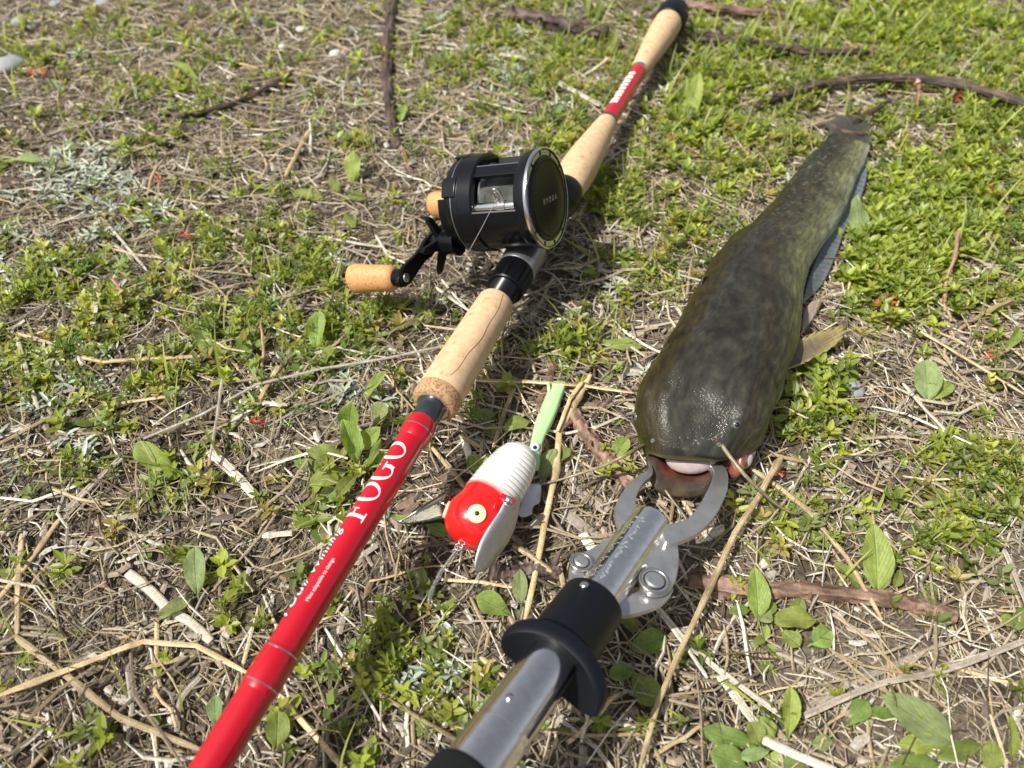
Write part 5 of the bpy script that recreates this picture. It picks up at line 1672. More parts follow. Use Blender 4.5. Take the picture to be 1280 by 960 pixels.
ST = [
 ([(0, 749), (37, 704), (77, 648)], 9, 1, .003, 'tan straw running up to the left edge above the lower left bend'),
 ([(28, 668), (23, 740), (22, 797)], 8, 1, .004, 'upright tan straw near the left edge'),
 ([(22, 797), (75, 838), (150, 897), (252, 938)], 10, 1, .005, 'long tan straw ending at the red blank at the lower left'),
 ([(-6, 872), (75, 842), (160, 809), (180, 803), (246, 808), (312, 843)], 9, 1, .007, 'bent tan straw crossing over the lower left straw'),
 ([(197, 775), (196, 860), (197, 953)], 8, 1, .002, 'straight vertical straw under the crossing at lower left'),
 ([(182, 836), (234, 822)], 7, 1, .006, 'short cut straw beside the bent tan straw'),
 ([(160, 716), (188, 738), (212, 762), (240, 780), (264, 802)], 13, 4, .004, 'bleached flat grey stalk left of the red blank'),
 ([(250, 846), (226, 875), (221, 915)], 8, 3, .004, 'short brown crooked stem near the lower red blank'),
 ([(349, 869), (405, 932), (436, 968)], 10, 1, .003, 'wide split straw coming from under the red blank at the bottom'),
 ([(407, 786), (450, 857), (484, 915)], 5, 2, .006, 'thin pale straw right of the lower red blank'),
 ([(414, 818), (480, 872), (575, 928)], 6, 1, .006, 'thin straw slanting from the blank to the gripper handle'),
 ([(101, 447), (131, 453), (255, 446)], 7, 1, .005, 'pale horizontal straw at the left with a bent tip'),
 ([(19, 417), (71, 432)], 6, 1, .004, 'short straw at the left edge above the pale straws'),
 ([(22, 421), (41, 489), (49, 513)], 6, 2, .005, 'pale split straw leaning at the left edge'),
 ([(-4, 558), (64, 522)], 7, 1, .004, 'short bright straw entering from the left edge'),
 ([(180, 549), (250, 520), (322, 481), (400, 462), (480, 449), (560, 432)], 5, 2, .008, 'long thin curved straw reaching to the cork foregrip'),
 ([(82, 640), (118, 603), (152, 573)], 9, 3, .004, 'brown stalk piece at the left middle'),
 ([(278, 474), (272, 520), (262, 577)], 5, 5, .010, 'grey stem standing among the straws at left middle'),
 ([(349, 459), (330, 490), (322, 508)], 7, 1, .006, 'short tan stalk beside the lobed weed'),
 ([(142, 506), (221, 495)], 6, 1, .004, 'short level straw left of the grey stem'),
 ([(300, 503), (360, 508)], 9, 2, .004, 'short white wood sliver near the grey stem'),
 ([(66, 612), (100, 625), (140, 632)], 6, 1, .004, 'pale crooked straw at the left edge middle'),
 ([(122, 354), (120, 378), (116, 406)], 8, 4, .006, 'small white peeled bark strip at the left'),
 ([(262, 564), (290, 590), (320, 621)], 13, 4, .003, 'grey white crumbling wood strip left of the big weed'),
 ([(328, 671), (368, 667)], 10, 2, .004, 'short pale wood chip left of the blank lettering'),
 ([(738, 470), (718, 505), (699, 538), (695, 590), (680, 658), (670, 715), (655, 782)], 10, 1, .006, 'long jointed straw between the lure and the gripper'),
 ([(728, 478), (712, 500), (697, 540)], 6, 1, .009, 'thin twin straw beside the jointed straw near the skirt'),
 ([(644, 484), (630, 520), (617, 560)], 8, 1, .003, 'yellow straw behind the lure'),
 ([(590, 476), (660, 478), (730, 483), (792, 492)], 6, 1, .007, 'thin tan straw lying across the end of the green skirt'),
 ([(641, 682), (660, 693), (690, 716)], 9, 1, .006, 'short yellow split straw right of the lure wing'),
 ([(698, 703), (701, 720), (706, 740)], 8, 1, .005, 'short yellow straw stub left of the gripper rivet'),
 ([(977, 572), (960, 600), (948, 622), (918, 668), (886, 738), (845, 825), (822, 880), (798, 966)], 9, 1, .010, 'long jointed straw running from the barbel down to the bottom edge'),
 ([(938, 586), (975, 612), (1010, 640), (1058, 698), (1102, 776)], 8, 1, .006, 'tan straw crossing the thick brown stick'),
 ([(818, 757), (850, 795), (890, 832), (930, 862), (985, 902)], 10, 2, .004, 'flat bleached straw from the gripper rivet to lower right'),
 ([(832, 775), (858, 810), (884, 848)], 7, 2, .005, 'second bleached straw close under the gripper rivet'),
 ([(900, 845), (922, 875), (948, 910)], 12, 4, .004, 'white flat wood splinter right of the long jointed straw'),
 ([(953, 924), (995, 944), (1045, 964)], 13, 4, .006, 'white flat wood splinter at the bottom right of centre'),
 ([(1044, 770), (1090, 805), (1135, 850), (1190, 890)], 5, 1, .005, 'thin straw below the thick brown stick'),
 ([(1005, 895), (1060, 870), (1110, 852), (1180, 838), (1284, 800)], 9, 3, .006, 'long grey brown stem curving to the right edge'),
 ([(1005, 886), (1060, 855), (1110, 835), (1180, 805)], 10, 3, .002, 'grey brown stem lying just behind the curving one'),
 ([(970, 815), (1010, 832), (1080, 862)], 7, 3, .003, 'grey straw right of the weed under the brown stick'),
 ([(1255, 688), (1268, 720), (1284, 760)], 7, 2, .006, 'bleached straw leaning at the right edge'),
 ([(624, 70), (652, 74), (678, 82)], 8, 2, .005, 'pale straw beyond the reel at the top'),
 ([(694, 104), (720, 117), (750, 134)], 9, 2, .005, 'pale short stick left of the rear red section'),
 ([(387, 164), (372, 192), (357, 222)], 7, 1, .006, 'yellow straw left of the upright dark stick'),
 ([(545, 360), (575, 382), (604, 400)], 5, 2, .008, 'pale thin straw by the front cork grip'),
 ([(552, 350), (570, 372), (588, 392)], 3.5, 2, .008, 'thinner straw parallel to the one by the cork grip'),
 ([(1128, 480), (1155, 512), (1190, 548)], 6, 2, .005, 'pale straw in front of the single broad leaf at right'),
 ([(1150, 415), (1205, 448), (1282, 495)], 6, 1, .006, 'long straw slanting to the right edge above the broad leaf'),
 ([(1220, 586), (1250, 612), (1284, 642)], 6, 1, .006, 'tan straw at the right edge middle'),
 ([(950, 575), (985, 560)], 3, 1, .006, 'tiny straw by the red leaf next to the fish mouth'),
 ([(838, 600), (842, 625), (838, 652)], 6, 1, .004, 'short straw inside the gripper jaws'),
 ([(845, 612), (862, 640), (878, 668)], 7, 1, .002, 'tan straw passing under the right jaw'),
 ([(880, 672), (905, 662)], 16, 4, .002, 'broad white wood chip at the right jaw'),
 ([(700, 585), (720, 610), (760, 640)], 18, 3, .001, 'wide brown bark flake right of the skirt'),
 ([(705, 640), (740, 668), (770, 690)], 16, 3, .001, 'wide brown bark flake left of the gripper jaw'),
 ([(728, 668), (742, 690)], 14, 4, .004, 'small cream wood chip left of the gripper tube'),
 ([(1062, 888), (1035, 905), (1025, 935)], 4, 1, .005, 'thin curled straw in the lower right weeds'),
 ([(555, 575), (575, 600), (590, 622)], 6, 3, .004, 'grey straw left of the lure'),
 ([(580, 548), (586, 570), (590, 592)], 10, 4, .003, 'weathered grey bark strip behind the lure'),
 ([(540, 560), (560, 585), (582, 612)], 6, 1, .004, 'tan straw pointing at the lure shoulder'),
 ([(575, 545), (600, 560)], 7, 1, .005, 'short cut straw behind the lure by the black winding'),
 ([(495, 802), (530, 803), (575, 805)], 5, 1, .004, 'short level straw left of the gripper collar'),
 ([(600, 822), (630, 845), (648, 852)], 7, 1, .006, 'tan straw touching the finger flange'),
 ([(612, 830), (632, 868)], 6, 1, .004, 'short straw left of the lower gripper tube'),
 ([(552, 725), (600, 728), (640, 735)], 6, 1, .003, 'tan straw under the tip of the lure wing'),
 ([(700, 900), (745, 935), (770, 968)], 7, 2, .003, 'pale straw right of the gripper handle'),
 ([(690, 915), (740, 920), (800, 918)], 6, 1, .003, 'straw lying right of the lower gripper tube'),
 ([(430, 380), (440, 360), (452, 330)], 4, 1, .004, 'thin straw behind the near cork knob'),
 ([(468, 380), (500, 395)], 3, 1, .004, 'thin straw in front of the near cork knob'),
 ([(470, 295), (485, 320), (512, 332)], 4, 2, .005, 'thin straw between the two cork knobs'),
 ([(420, 300), (450, 306), (478, 310)], 5, 2, .005, 'bleached straw left of the reel'),
 ([(130, 275), (160, 310), (185, 340)], 5, 2, .004, 'pale thin straw at the left under the silvery weeds'),
 ([(150, 80), (165, 100), (172, 125)], 4, 2, .004, 'thin pale straw at the upper left'),
]
mats = {1: M_straw, 2: M_strawpale, 3: M_bark, 4: M_strawpale, 5: None}
# greyer bark for the flakes
M_greywood = straw_mat('grey_wood', [(.3, (.24, .20, .16)), (.7, (.46, .41, .34))], var=(.85, 1.1))
mats[3] = mats[5] = M_greywood
for pts, w, mk_, lf_, lb in ST:
    stem('straw' if mk_ in (1, 2, 5) else 'wood_strip', pts, w, mats[mk_], lb, 'straw' if mk_ in (1, 2, 5) else 'wood strip', 'large straws and strips on the ground', lift=lf_,
         flat=.24 if mk_ in (3, 4) else .62, nodes=0 if mk_ in (3, 4) else 2 if w > 7 else 1, taper=.85, rough=.04 if mk_ in (3, 4) else .06)
# shorter straws lying everywhere: twelve shapes, copied
protos = []
for k in range(12):
    L_ = random.uniform(.018, .040)
    n = 5
    a = 0
    p = np.array([0., 0, 0]); pts = [p]
    for i in range(n):
        a += random.gauss(0, .16)
        p = p + np.array([cos(a), sin(a), random.gauss(0, .03)]) * L_ / n
        pts.append(p)
    r0 = random.uniform(.0006, .0012)
    v, f = tube(catmull(pts, 2), list(np.linspace(r0, r0 * .8, 11)), 8, flat=random.choice([.5, .9]))
    cl = np.array([[random.choice([.6, .85, 1, 1.15])] * 3 for _ in range(8)] * 11)
    o = mk('straw', v, f, random.choice([M_straw, M_straw, M_strawpale]), None, loc=(0, 0, 0), cols=cl)
    tag(o, 'short dry straw lying loose in the litter among the weeds', 'straw', 'short loose straws')
    protos.append(o)
MARK = [('reel', 620, 260), ('near cork knob', 475, 352), ('black winding above the red blank', 537, 512), ('FOGO lettering', 475, 605), ('joint on the red blank', 335, 840),
        ('lure', 600, 630), ('green rubber skirt', 690, 510), ('gripper tube', 780, 690), ('gripper flange', 700, 835), ('catfish head', 870, 520), ('pectoral fin', 1020, 430), ('catfish tail', 1060, 180),
        ('middle of the catfish', 930, 360), ('rod butt cap', 842, 18), ('rear cork grip', 740, 190), ('dark upright stick', 488, 100), ('largest grey stone', 17, 86), ('crossing straws at the lower left', 75, 842),
        ('leafy weed by the lettering', 430, 570), ('thick brown stick', 1050, 748), ('single hairy broad leaf', 1160, 480), ('large pale weed in the bottom corner', 1150, 905), ('silvery weeds', 95, 230),
        ('pale horizontal straw at the left', 180, 448), ('grey leaning stem', 270, 520), ('front cork grip', 575, 440), ('arched dark twig', 1110, 105), ('yellow upper left straw', 372, 195), ('white flat splinters', 960, 900),
        ('bleached flat stalk', 212, 760), ('right edge straws', 1250, 600), ('weed in the bottom middle', 340, 910)]
xs_, ys_ = scatter(1500)
kx = ~blocked(xs_, ys_, .012)
px_, py_ = pix(xs_, ys_)
kx &= (px_ > 0) & (px_ < 1280) & (py_ > 0) & (py_ < 960) & (RNG.random(len(xs_)) < 1.05 - .5 * np.clip(density(xs_, ys_), 0, 1.6))
xs_, ys_ = xs_[kx][:170], ys_[kx][:170]
for i, (x, y) in enumerate(zip(xs_, ys_)):
    o = protos[i] if i < 12 else protos[i % 12].copy()
    if i >= 12: COL.objects.link(o)
    o.location = (x, y, float(gh(x, y)) + .0032)
    o.rotation_euler = (random.gauss(0, .1), random.gauss(0, .07), random.uniform(0, 6.28))
    a, b = topx(o.location)
    nm, lx, ly = min(MARK, key=lambda m_: (m_[1] - a) ** 2 + (m_[2] - b) ** 2)
    dx, dy = a - lx, b - ly
    side = ('right of' if dx > 0 else 'left of') if abs(dx) > abs(dy) else ('in front of' if dy > 0 else 'behind')
    look = 'bleached' if o.data.materials[0] == M_strawpale else 'tan'
    far = 'close' if abs(dx) + abs(dy) < 90 else 'lying farther'
    o['label'] = 'short %s straw %s %s the %s' % (look, far, side, nm)

# ------------------------------------------------------------------ broad-leaved weeds
def leaf_mesh(name, prof, cup, bendz, mat, wav=.0, nx=12, ny=8, pet=.18):
    vs, fs = [], []
    if True:
        for i in range(nx + 1):
            t = i / nx
            w = np.interp(t, [q_[0] for q_ in prof], [q_[1] for q_ in prof])
            for j in range(ny + 1):
                u_ = j / ny * 2 - 1
                z = bendz * (4 * t * (1 - t)) + cup * (abs(u_) ** 1.3) * w + wav * sin(9 * t + 2 * u_) * abs(u_) * .1
                vs.append((t, u_ * .5 * w, z))
        for i in range(nx):
            for j in range(ny):
                a = i * (ny + 1) + j
                fs.append((a, a + 1, a + ny + 2, a + ny + 1))
    n0 = len(vs)
    for i in range(4):
        t = -pet * (1 - i / 3)
        for k in range(5):
            an = 2 * pi * k / 5
            vs.append((t, .035 * cos(an), .02 * sin(an) - .01 - .10 * (1 - i / 3)))
    for i in range(3):
        for k in range(5):
            fs.append((n0 + i * 5 + k, n0 + i * 5 + (k + 1) % 5, n0 + i * 5 + 5 + (k + 1) % 5, n0 + i * 5 + 5 + k))
    me = bpy.data.meshes.new(name)
    me.from_pydata(vs, [], fs); me.update()
    me.polygons.foreach_set('use_smooth', [True] * len(me.polygons))
    me.materials.append(mat)
    return me
PR1 = [(0, .10), (.1, .42), (.25, .80), (.45, 1), (.65, .95), (.82, .68), (.93, .36), (1, .03)]
PR2 = [(0, .12), (.12, .5), (.3, .88), (.5, 1), (.75, .94), (.9, .68), (.97, .4), (1, .1)]
PR3 = [(0, .14), (.2, .45), (.5, .9), (.7, 1), (.88, .7), (1, .04)]
LMs = {}
for ci, mt in (('g', M_broad), ('p', M_broadpale)):
    LMs[ci] = [leaf_mesh('leaf', PR1, .10, .07, mt, .5), leaf_mesh('leaf', PR2, .14, .04, mt, .8), leaf_mesh('leaf', PR3, .16, .10, mt, .6), leaf_mesh('leaf', PR1, -.06, .12, mt, .9)]
def put_leaf(parent, bx, by, tx_, ty_, wpx, zb, zt, ci='g', roll=None, mesh=None):
    b_ = G(bx, by, zb); t_ = G(tx_, ty_, zt)
    ex = t_ - b_; L_ = np.linalg.norm(ex)
    dep = float(((b_ + t_) / 2 - cC) @ cD)
    w_ = wpx * dep / FPX
    e_ = ex / L_
    upv = nrm(np.array([0, -.25, 1.]) + np.array([random.gauss(0, .15), random.gauss(0, .15), 0]))
    nz_ = nrm(upv - e_ * np.dot(upv, e_))
    ey = np.cross(nz_, e_)
    me = mesh or random.choice(LMs[ci])
    o = bpy.data.objects.new('leaf', me)
    COL.objects.link(o)
    o.parent = parent
    base = b_ - np.array(parent.location)
    zs = (L_ * .5 + w_ * .5)
    M = Matrix(((e_[0] * L_, ey[0] * w_, nz_[0] * zs, base[0]), (e_[1] * L_, ey[1] * w_, nz_[1] * zs, base[1]), (e_[2] * L_, ey[2] * w_, nz_[2] * zs, base[2]), (0, 0, 0, 1)))
    o.matrix_local = M
    return o
# plant: (label, [ (base x, y, tip x, y, width px, base height mm, tip height mm, tone) ])
PL = [
 ('largest leafy green weed standing just left of the red blank lettering', [
   (447, 582, 428, 524, 28, 4, 22, 'g'), (438, 546, 441, 501, 27, 4, 26, 'g'), (455, 500, 483, 463, 15, 4, 16, 'g'), (470, 530, 481, 503, 24, 4, 12, 'p'),
   (450, 562, 476, 534, 22, 3, 16, 'g'), (458, 587, 477, 547, 10, 4, 20, 'g'), (455, 580, 486, 571, 18, 3, 10, 'g'), (430, 567, 383, 565, 22, 4, 7, 'g'),
   (432, 590, 386, 606, 28, 4, 6, 'g'), (422, 610, 402, 626, 20, 4, 6, 'p'), (446, 594, 421, 622, 20, 4, 8, 'g'), (402, 588, 368, 578, 18, 2, 5, 'g'), (372, 560, 374, 585, 10, 3, 4, 'g')]),
 ('two leaved weed with one upright leaf left of the red blank', [(247, 742, 244, 682, 28, 4, 12, 'p'), (240, 748, 198, 772, 18, 4, 6, 'p')]),
 ('single upright oval leaf at the right side of the lower blank', [(346, 935, 348, 884, 30, 3, 10, 'g'), (270, 905, 269, 868, 20, 3, 6, 'p')]),
 ('small round leaved weed right of the red joint collar', [(447, 838, 472, 822, 28, 3, 5, 'g'), (437, 806, 470, 800, 16, 2, 4, 'g')]),
 ('weed with one flat hairy leaf just below the lure wing', [(651, 756, 650, 711, 20, 3, 8, 'p'), (638, 768, 596, 744, 30, 2, 6, 'g')]),
 ('weed with folded leaves in the shade right of the gripper collar', [(790, 842, 824, 882, 34, 3, 5, 'g'), (790, 812, 832, 795, 30, 3, 5, 'g'), (792, 835, 762, 845, 22, 3, 4, 'g'), (800, 790, 775, 770, 16, 2, 4, 'g')]),
 ('upright weed behind the thick brown stick with one tall leaf', [(1097, 742, 1092, 655, 38, 3, 16, 'g'), (1102, 738, 1102, 706, 20, 4, 8, 'p'), (1082, 738, 1043, 704, 18, 3, 7, 'g'), (1118, 735, 1125, 712, 14, 3, 6, 'g')]),
 ('leafy weed in front of the thick brown stick at lower right', [
   (948, 776, 943, 709, 30, 5, 14, 'g'), (1020, 775, 968, 776, 30, 5, 7, 'g'), (1015, 805, 1038, 788, 28, 4, 5, 'g'), (990, 775, 1003, 748, 20, 4, 8, 'g'), (955, 772, 965, 750, 18, 4, 6, 'g'),
   (978, 790, 1000, 808, 22, 4, 4, 'g'), (937, 762, 911, 765, 14, 3, 4, 'g'), (960, 762, 950, 775, 24, 5, 6, 'p')]),
 ('leafy weed at the bottom edge between two white splinters', [
   (945, 930, 874, 912, 26, 4, 6, 'g'), (985, 923, 988, 858, 24, 4, 12, 'g'), (968, 925, 952, 895, 20, 4, 8, 'g'), (932, 958, 887, 940, 34, 4, 6, 'g'), (950, 930, 938, 902, 24, 5, 8, 'g'), (960, 938, 925, 946, 16, 5, 6, 'p'), (1010, 958, 975, 955, 20, 3, 4, 'g')]),
 ('large pale leaved weed in the bottom right corner', [
   (1195, 932, 1103, 868, 44, 5, 10, 'p'), (1060, 906, 1084, 876, 26, 3, 6, 'g'), (1118, 896, 1086, 888, 16, 3, 5, 'g'), (1185, 928, 1122, 930, 24, 4, 6, 'g'), (1175, 955, 1112, 958, 26, 3, 5, 'g'),
   (1240, 966, 1240, 925, 26, 4, 10, 'g'), (1225, 930, 1170, 945, 22, 3, 6, 'g'), (1265, 950, 1262, 895, 14, 4, 16, 'g'), (1040, 925, 1015, 930, 20, 3, 5, 'p')]),
 ('single hairy broad leaf among straws right of the fish', [(1160, 502, 1157, 450, 32, 3, 12, 'p'), (1164, 498, 1190, 480, 18, 3, 6, 'g')]),
 ('tall pale leaf standing against the tail of the catfish', [(1073, 300, 1071, 244, 25, 3, 18, 'p'), (1050, 300, 1040, 282, 14, 4, 10, 'g')]),
 ('broad pointed leaves in the tall tuft right of the rear red section', [(862, 155, 874, 90, 20, 3, 30, 'g'), (850, 150, 858, 98, 14, 3, 25, 'g'), (880, 170, 905, 130, 16, 3, 15, 'g')]),
 ('small bright weed left of the far cork knob', [(408, 250, 366, 242, 15, 3, 5, 'g'), (441, 230, 441, 188, 22, 3, 20, 'g'), (425, 240, 412, 222, 14, 3, 8, 'g'), (430, 268, 445, 285, 14, 3, 4, 'g'), (425, 250, 460, 248, 14, 3, 5, 'g')]),
 ('weed with rounded leaves in the green patch left of centre', [(262, 438, 248, 404, 20, 3, 8, 'g'), (312, 448, 300, 418, 17, 3, 10, 'g'), (318, 470, 318, 446, 12, 3, 8, 'g'), (330, 440, 325, 420, 16, 3, 5, 'g')]),
 ('weed with one tall oval leaf left of the front cork grip', [(395, 440, 399, 388, 22, 3, 16, 'g'), (400, 458, 416, 430, 14, 3, 12, 'g'), (390, 430, 384, 405, 12, 3, 8, 'g')]),
 ('low weed with a broad shaded leaf left of the silver stalk', [(216, 588, 168, 556, 28, 3, 8, 'g'), (190, 600, 230, 590, 16, 3, 5, 'g')]),
 ('flat oval leaf right of the foregrip on the way to the fish', [(752, 428, 804, 434, 17, 3, 4, 'g'), (738, 418, 722, 412, 6, 4, 4, 'p')]),
 ('oval leaves on the ground behind the white lure body', [(662, 526, 629, 537, 22, 3, 5, 'g'), (590, 568, 606, 592, 26, 4, 6, 'g'), (590, 522, 620, 518, 18, 3, 4, 'g'), (606, 530, 622, 545, 16, 2, 3, 'g'), (600, 595, 585, 570, 16, 3, 5, 'g')]),
 ('pale folded leaves right beside the skirt of the lure', [(675, 600, 694, 560, 24, 3, 9, 'p'), (690, 580, 712, 560, 20, 3, 6, 'g'), (650, 592, 664, 575, 14, 3, 5, 'g')]),
 ('pale leaf lying flat at the left edge', [(6, 203, 56, 202, 13, 4, 5, 'p'), (70, 192, 100, 184, 18, 3, 5, 'p')]),
 ('dull green leaf leaning at the upper left', [(252, 104, 216, 80, 13, 3, 8, 'g')]),
 ('small bright leaf pair near the top edge at left', [(150, 36, 160, 20, 12, 3, 6, 'g'), (150, 36, 166, 30, 12, 3, 4, 'g')]),
 ('small bright leaf beside the dark upright stick', [(500, 152, 505, 132, 13, 3, 8, 'g'), (540, 95, 544, 80, 10, 3, 5, 'g')]),
 ('small pale leaf left of the fish mouth', [(765, 570, 785, 548, 20, 3, 6, 'g')]),
 ('round leaves peeping out behind the nose of the lure', [(535, 658, 562, 668, 18, 3, 5, 'g'), (480, 645, 520, 655, 12, 2, 4, 'g')]),
 ('round leaved weed in front of the near cork knob', [(455, 395, 460, 375, 14, 3, 5, 'g'), (490, 385, 512, 375, 16, 3, 4, 'g'), (448, 372, 440, 384, 12, 3, 4, 'g')]),
 ('upright leaves at the far right edge of the ground', [(1255, 440, 1275, 410, 14, 3, 8, 'g'), (1265, 790, 1280, 760, 18, 3, 6, 'g'), (1250, 780, 1268, 772, 16, 3, 4, 'g')]),
 ('blade leaved tuft at the top edge above the shaded stick', [(735, 25, 732, -8, 10, 3, 14, 'g'), (745, 30, 752, 2, 9, 3, 10, 'g'), (760, 70, 770, 40, 12, 3, 12, 'g')]),
]
for lb, lv_ in PL:
    c0 = G(lv_[0][0], lv_[0][1])
    pl_ = empty('broadleaf_weed', c0, lb, 'weed', 'broad leaved weeds')
    for bx, by, tx_, ty_, w_, zb, zt, ci in lv_:
        put_leaf(pl_, bx, by, tx_, ty_, w_, zb * .001, zt * .001, ci)
# lobed weeds (cranesbill like)
def lobed(nl, mat):
    vs, fs = [(0, 0, 0)], []
    for k in range(nl):
        a = -2.4 + 4.8 * k / (nl - 1)
        for r, da, z in ((.30, -.17, .02), (.75, -.20, .05), (.72, -.06, .03), (1.0, 0, .0), (.72, .06, .03), (.75, .20, .05), (.30, .17, .02)):
            vs.append((.5 * r * cos(a + da), .5 * r * sin(a + da), z))
        b = 1 + k * 7
        fs += [(0, b, b + 6), (b, b + 1, b + 2, b + 6), (b + 2, b + 3, b + 4), (b + 2, b + 4, b + 6), (b + 6, b + 4, b + 5)]
    me = bpy.data.meshes.new('lobed_leaf'); me.from_pydata(vs, [], fs); me.update(); me.materials.append(mat)
    return me
LOB = lobed(7, M_fern)
LOBR = lobed(5, M_redleaf)
def put_lobed(parent, x, y, d, z, me, tilt=.3):
    c_ = G(x, y, z)
    r = d * float((c_ - cC) @ cD) / FPX
    o = bpy.data.objects.new('leaf', me); COL.objects.link(o); o.parent = parent
    o.location = V(c_ - np.array(parent.location)); o.scale = (r, r, r)
    o.rotation_euler = (random.gauss(.2, tilt), random.gauss(0, tilt), random.uniform(0, 6.28))
    return o
LO = [('dark lobed weed just right of the grey leaning stem', [(378, 512, 40), (362, 530, 20)]),
      ('pair of dark lobed leaves in the green patch left of the reel', [(308, 382, 42), (336, 384, 36), (320, 400, 24)]),
      ('lobed weed at the left in the shade of the pale straw', [(100, 470, 44), (90, 425, 34), (120, 480, 26)]),
      ('lobed weed in the mat at the right edge', [(1235, 300, 50), (1255, 330, 40), (1210, 275, 34), (1262, 280, 36)]),
      ('lobed weed at the upper right beside the arched twig', [(1165, 45, 36), (1140, 70, 30), (1185, 70, 30)]),
      ('lobed weed at the left above the white bark strip', [(150, 330, 34), (105, 335, 30), (180, 350, 28)])]
for lb, lv_ in LO:
    p_ = empty('lobed_weed', G(lv_[0][0], lv_[0][1]), lb, 'weed', 'lobed weeds')
    for x, y, d in lv_: put_lobed(p_, x, y, d, .007, LOB)
RL_ = [(47, 88, 26, 'bright red leaf beside the grey stone at the upper left'), (320, 524, 20, 'small orange red leaf in the litter left of the big weed'), (1108, 377, 30, 'orange red withered leaf between the pectoral fin and the pink stems'),
       (1240, 442, 20, 'bright red small leaf right of the hairy broad leaf'), (966, 6, 20, 'orange red leaf at the top edge'), (1146, 104, 14, 'orange leaf touching the arched dark twig'), (1192, 122, 22, 'orange leaf right below the arched twig'),
       (975, 590, 12, 'tiny red leaf above the jointed straw by the fish mouth'), (1240, 236, 26, 'pink orange leaf in the dense weeds at the right'), (838, 172, 14, 'orange leaf in the grass right of the rear cork grip'),
       (990, 64, 12, 'orange leaf by the shaded stick'), (1158, 20, 10, 'small red leaf at the top right'), (232, 292, 14, 'reddish leaf left of the middle weeds'), (196, 222, 12, 'dull red leaf right of the silvery weeds'),
       (1010, 62, 8, 'tiny orange leaf right of the shaded stick'), (492, 470, 8, 'tiny red shoot by the front cork grip')]
for x, y, d, lb in RL_:
    p_ = empty('red_leaf', G(x, y), lb, 'red leaf', 'red and orange leaves')
    put_lobed(p_, x, y, d * 1.15, .009, LOBR)
    put_lobed(p_, x + d * .3, y + d * .25, d * .7, .006, LOBR)
    put_lobed(p_, x - d * .3, y + d * .1, d * .6, .006, LOBR)
# pinkish jointed stems at the right
for pts, w, lb in (([(1197, 290, .016), (1193, 322, .014), (1182, 352, .010), (1180, 395, .002)], 5, 'pinkish jointed stem rising between the dense mat and the straws'),
                   ([(1266, 378, .010), (1238, 388, .006), (1210, 405, .004), (1186, 424, .001)], 5.5, 'pinkish stem lying at the right edge'),
                   ([(1146, 100, .022), (1148, 120, .012), (1142, 148, .001)], 4, 'reddish stem crossing in front of the arched twig'),
                   ([(1065, 82, .002), (1072, 58, .012), (1090, 66, .010)], 4, 'pink forked stem above the arched twig'),
                   ([(1055, 62, .010), (1074, 56, .012)], 3, 'thin pink twiglet beside the forked stem'),
                   ([(325, 470, .001), (330, 440, .008), (326, 405, .014)], 4, 'reddish upright stem in the left green patch'),
                   ([(140, 350, .010), (160, 372, .006), (180, 380, .001)], 4, 'reddish stem left beside the white bark strip')):
    stem('creeping_runner', pts, w, M_stemred, lb, 'runner', 'reddish runners', rough=.16, nodes=4, taper=.7, lift=0)
# grass seed stalk at the upper right
gs_ = empty('grass_stalk', G(1190, 110), 'pale grass seed head leaning at the upper right above the twig', 'grass stalk')
v, f = tube(catmull([G(1178, 175, .002), G(1192, 115, .012), G(1205, 85, .018), G(1240, 45, .026)], 6), .0006, 6)
mk('stalk', v, f, plain('stalk_green', (.24, .30, .10), rough=.6), gs_)
sp = []
base_ = catmull([G(1195, 105, .014), G(1205, 85, .018), G(1240, 45, .026)], 12)
for i, p in enumerate(base_):
    d_ = np.array([random.gauss(0, 1), random.gauss(0, 1), random.gauss(.5, 1)]); d_ = nrm(d_)
    sp.append(tube([p, p + (nrm(base_[-1] - base_[0]) + d_ * .5) * .005], [.0009, .0002], 5))
v, f = join(*sp)
mk('seed_head', v, f, plain('seed_green', (.30, .34, .14), rough=.7), gs_)

# ------------------------------------------------------------------ stones and chips
def stone_mesh(seed, mat, fl=.6):
    rg = random.Random(seed)
    bm = bmesh.new()
    bmesh.ops.create_icosphere(bm, subdivisions=3, radius=.5)
    ph = [rg.uniform(0, 6) for _ in range(6)]
    for v_ in bm.verts:
        c_ = v_.co
        k = 1 + .16 * sin(4 * c_.x + ph[0]) + .14 * sin(5 * c_.y + ph[1]) + .12 * sin(6 * c_.z + ph[2]) + .06 * sin(15 * c_.x + ph[3]) * sin(14 * c_.y + ph[4])
        v_.co = Vector((c_.x * k, c_.y * k * .75, c_.z * k * fl))
    me = bpy.data.meshes.new('stone'); bm.to_mesh(me); bm.free()
    me.polygons.foreach_set('use_smooth', [True] * len(me.polygons)); me.materials.append(mat)
    return me
SM = {'s': [stone_mesh(k, M_stone) for k in range(3)], 'q': [stone_mesh(9, M_quartz)], 'c': [stone_mesh(5, M_clod), stone_mesh(6, M_clod)]}
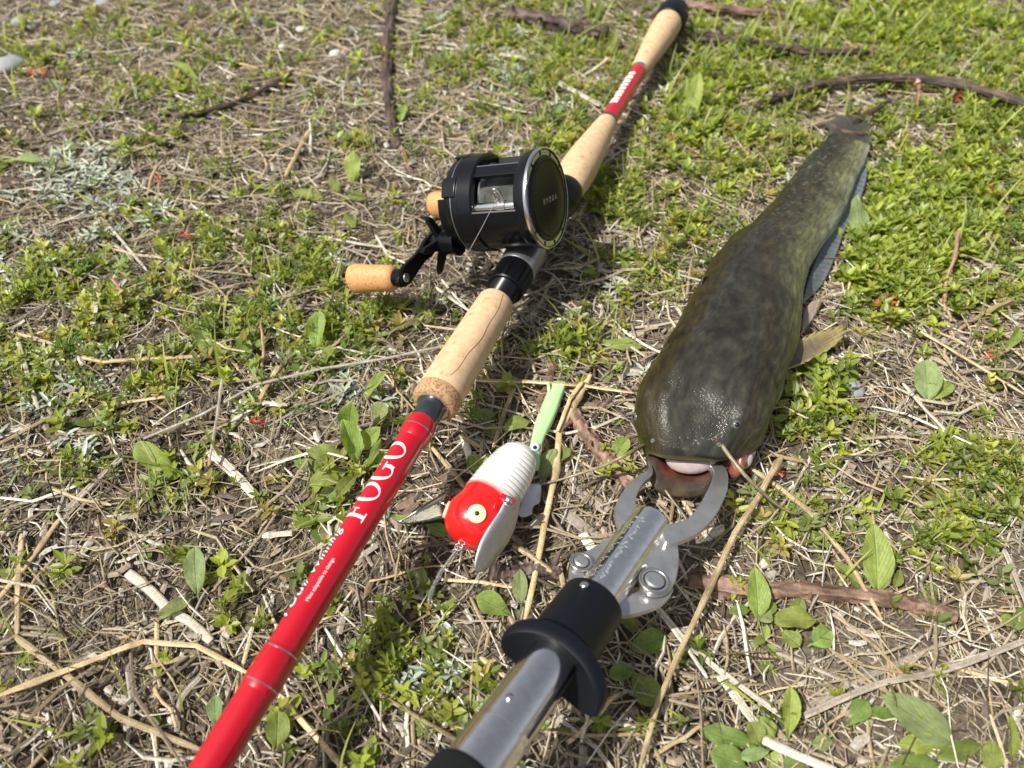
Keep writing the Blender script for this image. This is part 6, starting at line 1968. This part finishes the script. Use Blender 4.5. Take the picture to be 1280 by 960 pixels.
SN = [(17, 86, 40, 's', 'largest smooth grey stone at the left edge'), (26, 32, 24, 's', 'grey stone above the largest one at the upper left'), (45, 35, 18, 's', 'grey stone second from the upper left corner'),
      (75, 8, 22, 's', 'grey stone at the top edge near the left corner'), (130, 8, 18, 's', 'grey stone at the top edge right of the corner group'), (320, 30, 16, 's', 'dark small stone in the pale dusty patch at the top'),
      (193, 36, 18, 'c', 'brownish stone in the upper left litter'), (1066, 488, 30, 's', 'small grey pebble in the weeds below the pectoral fin'), (663, 458, 24, 'c', 'brownish clod right of the front cork grip'),
      (212, 664, 10, 's', 'small bluish grey pebble left of the red blank'), (8, 30, 18, 'c', 'brown clod in the top left corner'), (150, 78, 12, 's', 'small pebble in the litter near the upper left stones'),
      (455, 132, 14, 'q', 'white chip left of the dark upright stick'), (452, 88, 12, 'q', 'white chip in the dusty patch by the dark stick'), (484, 184, 9, 'q', 'small white chip touching the dark stick'),
      (380, 40, 14, 'q', 'pale chip near the top edge in the dusty patch'), (420, 70, 16, 'q', 'pale chip in the middle of the dusty patch'), (350, 62, 12, 'q', 'pale chip left in the dusty patch'), (215, 905, 14, 'q', 'pale greenish chip near the lower left straws')]
for x, y, d, k, lb in SN:
    c_ = G(x, y, 0)
    r = d * float((c_ - cC) @ cD) / FPX
    o = bpy.data.objects.new('stone', random.choice(SM[k])); COL.objects.link(o)
    o.location = V(c_ + np.array([0, 0, r * .18])); o.scale = (r, r, r); o.rotation_euler = (0, 0, random.uniform(0, 6))
    tag(o, lb, 'stone', 'stones and chips')
# grit: tiny pebbles nobody would count
gv, gq, gc = [], [], []
x, y = scatter(5200)
n = len(x)
r = .0004 * (4.0 ** RNG.random(n))
az = RNG.uniform(0, 6.28, n)
cube = np.array([[-1, -1, -1], [1, -1, -1], [1, 1, -1], [-1, 1, -1], [-.7, -.6, 1], [.6, -.7, 1], [.7, .6, 1], [-.6, .7, 1]], float)
cv = cube[None] * r[:, None, None] * RNG.uniform(.6, 1.2, (n, 8, 1)) * np.array([1.2, .8, .6])
ca_, sa_ = np.cos(az)[:, None], np.sin(az)[:, None]
cv = np.stack([cv[..., 0] * ca_ - cv[..., 1] * sa_ + x[:, None], cv[..., 0] * sa_ + cv[..., 1] * ca_ + y[:, None], cv[..., 2] + gh(x, y)[:, None] + r[:, None] * .3], -1)
qf = np.array([[0, 3, 2, 1], [4, 5, 6, 7], [0, 1, 5, 4], [1, 2, 6, 5], [2, 3, 7, 6], [3, 0, 4, 7]])
gq = ((np.arange(n) * 8)[:, None, None] + qf[None]).reshape(-1, 4)
gcol = np.repeat(np.array([(.22, .19, .15), (.34, .31, .27), (.45, .43, .39), (.14, .11, .09)])[RNG.integers(0, 4, n)], 8, 0)
tag(bulk('grit', cv.reshape(-1, 3), gq, gcol, M_litter, True), 'small grit and soil crumbs in the bare patches', kind='stuff')
# pale dust lumps in the bare patch at the top
print('done')
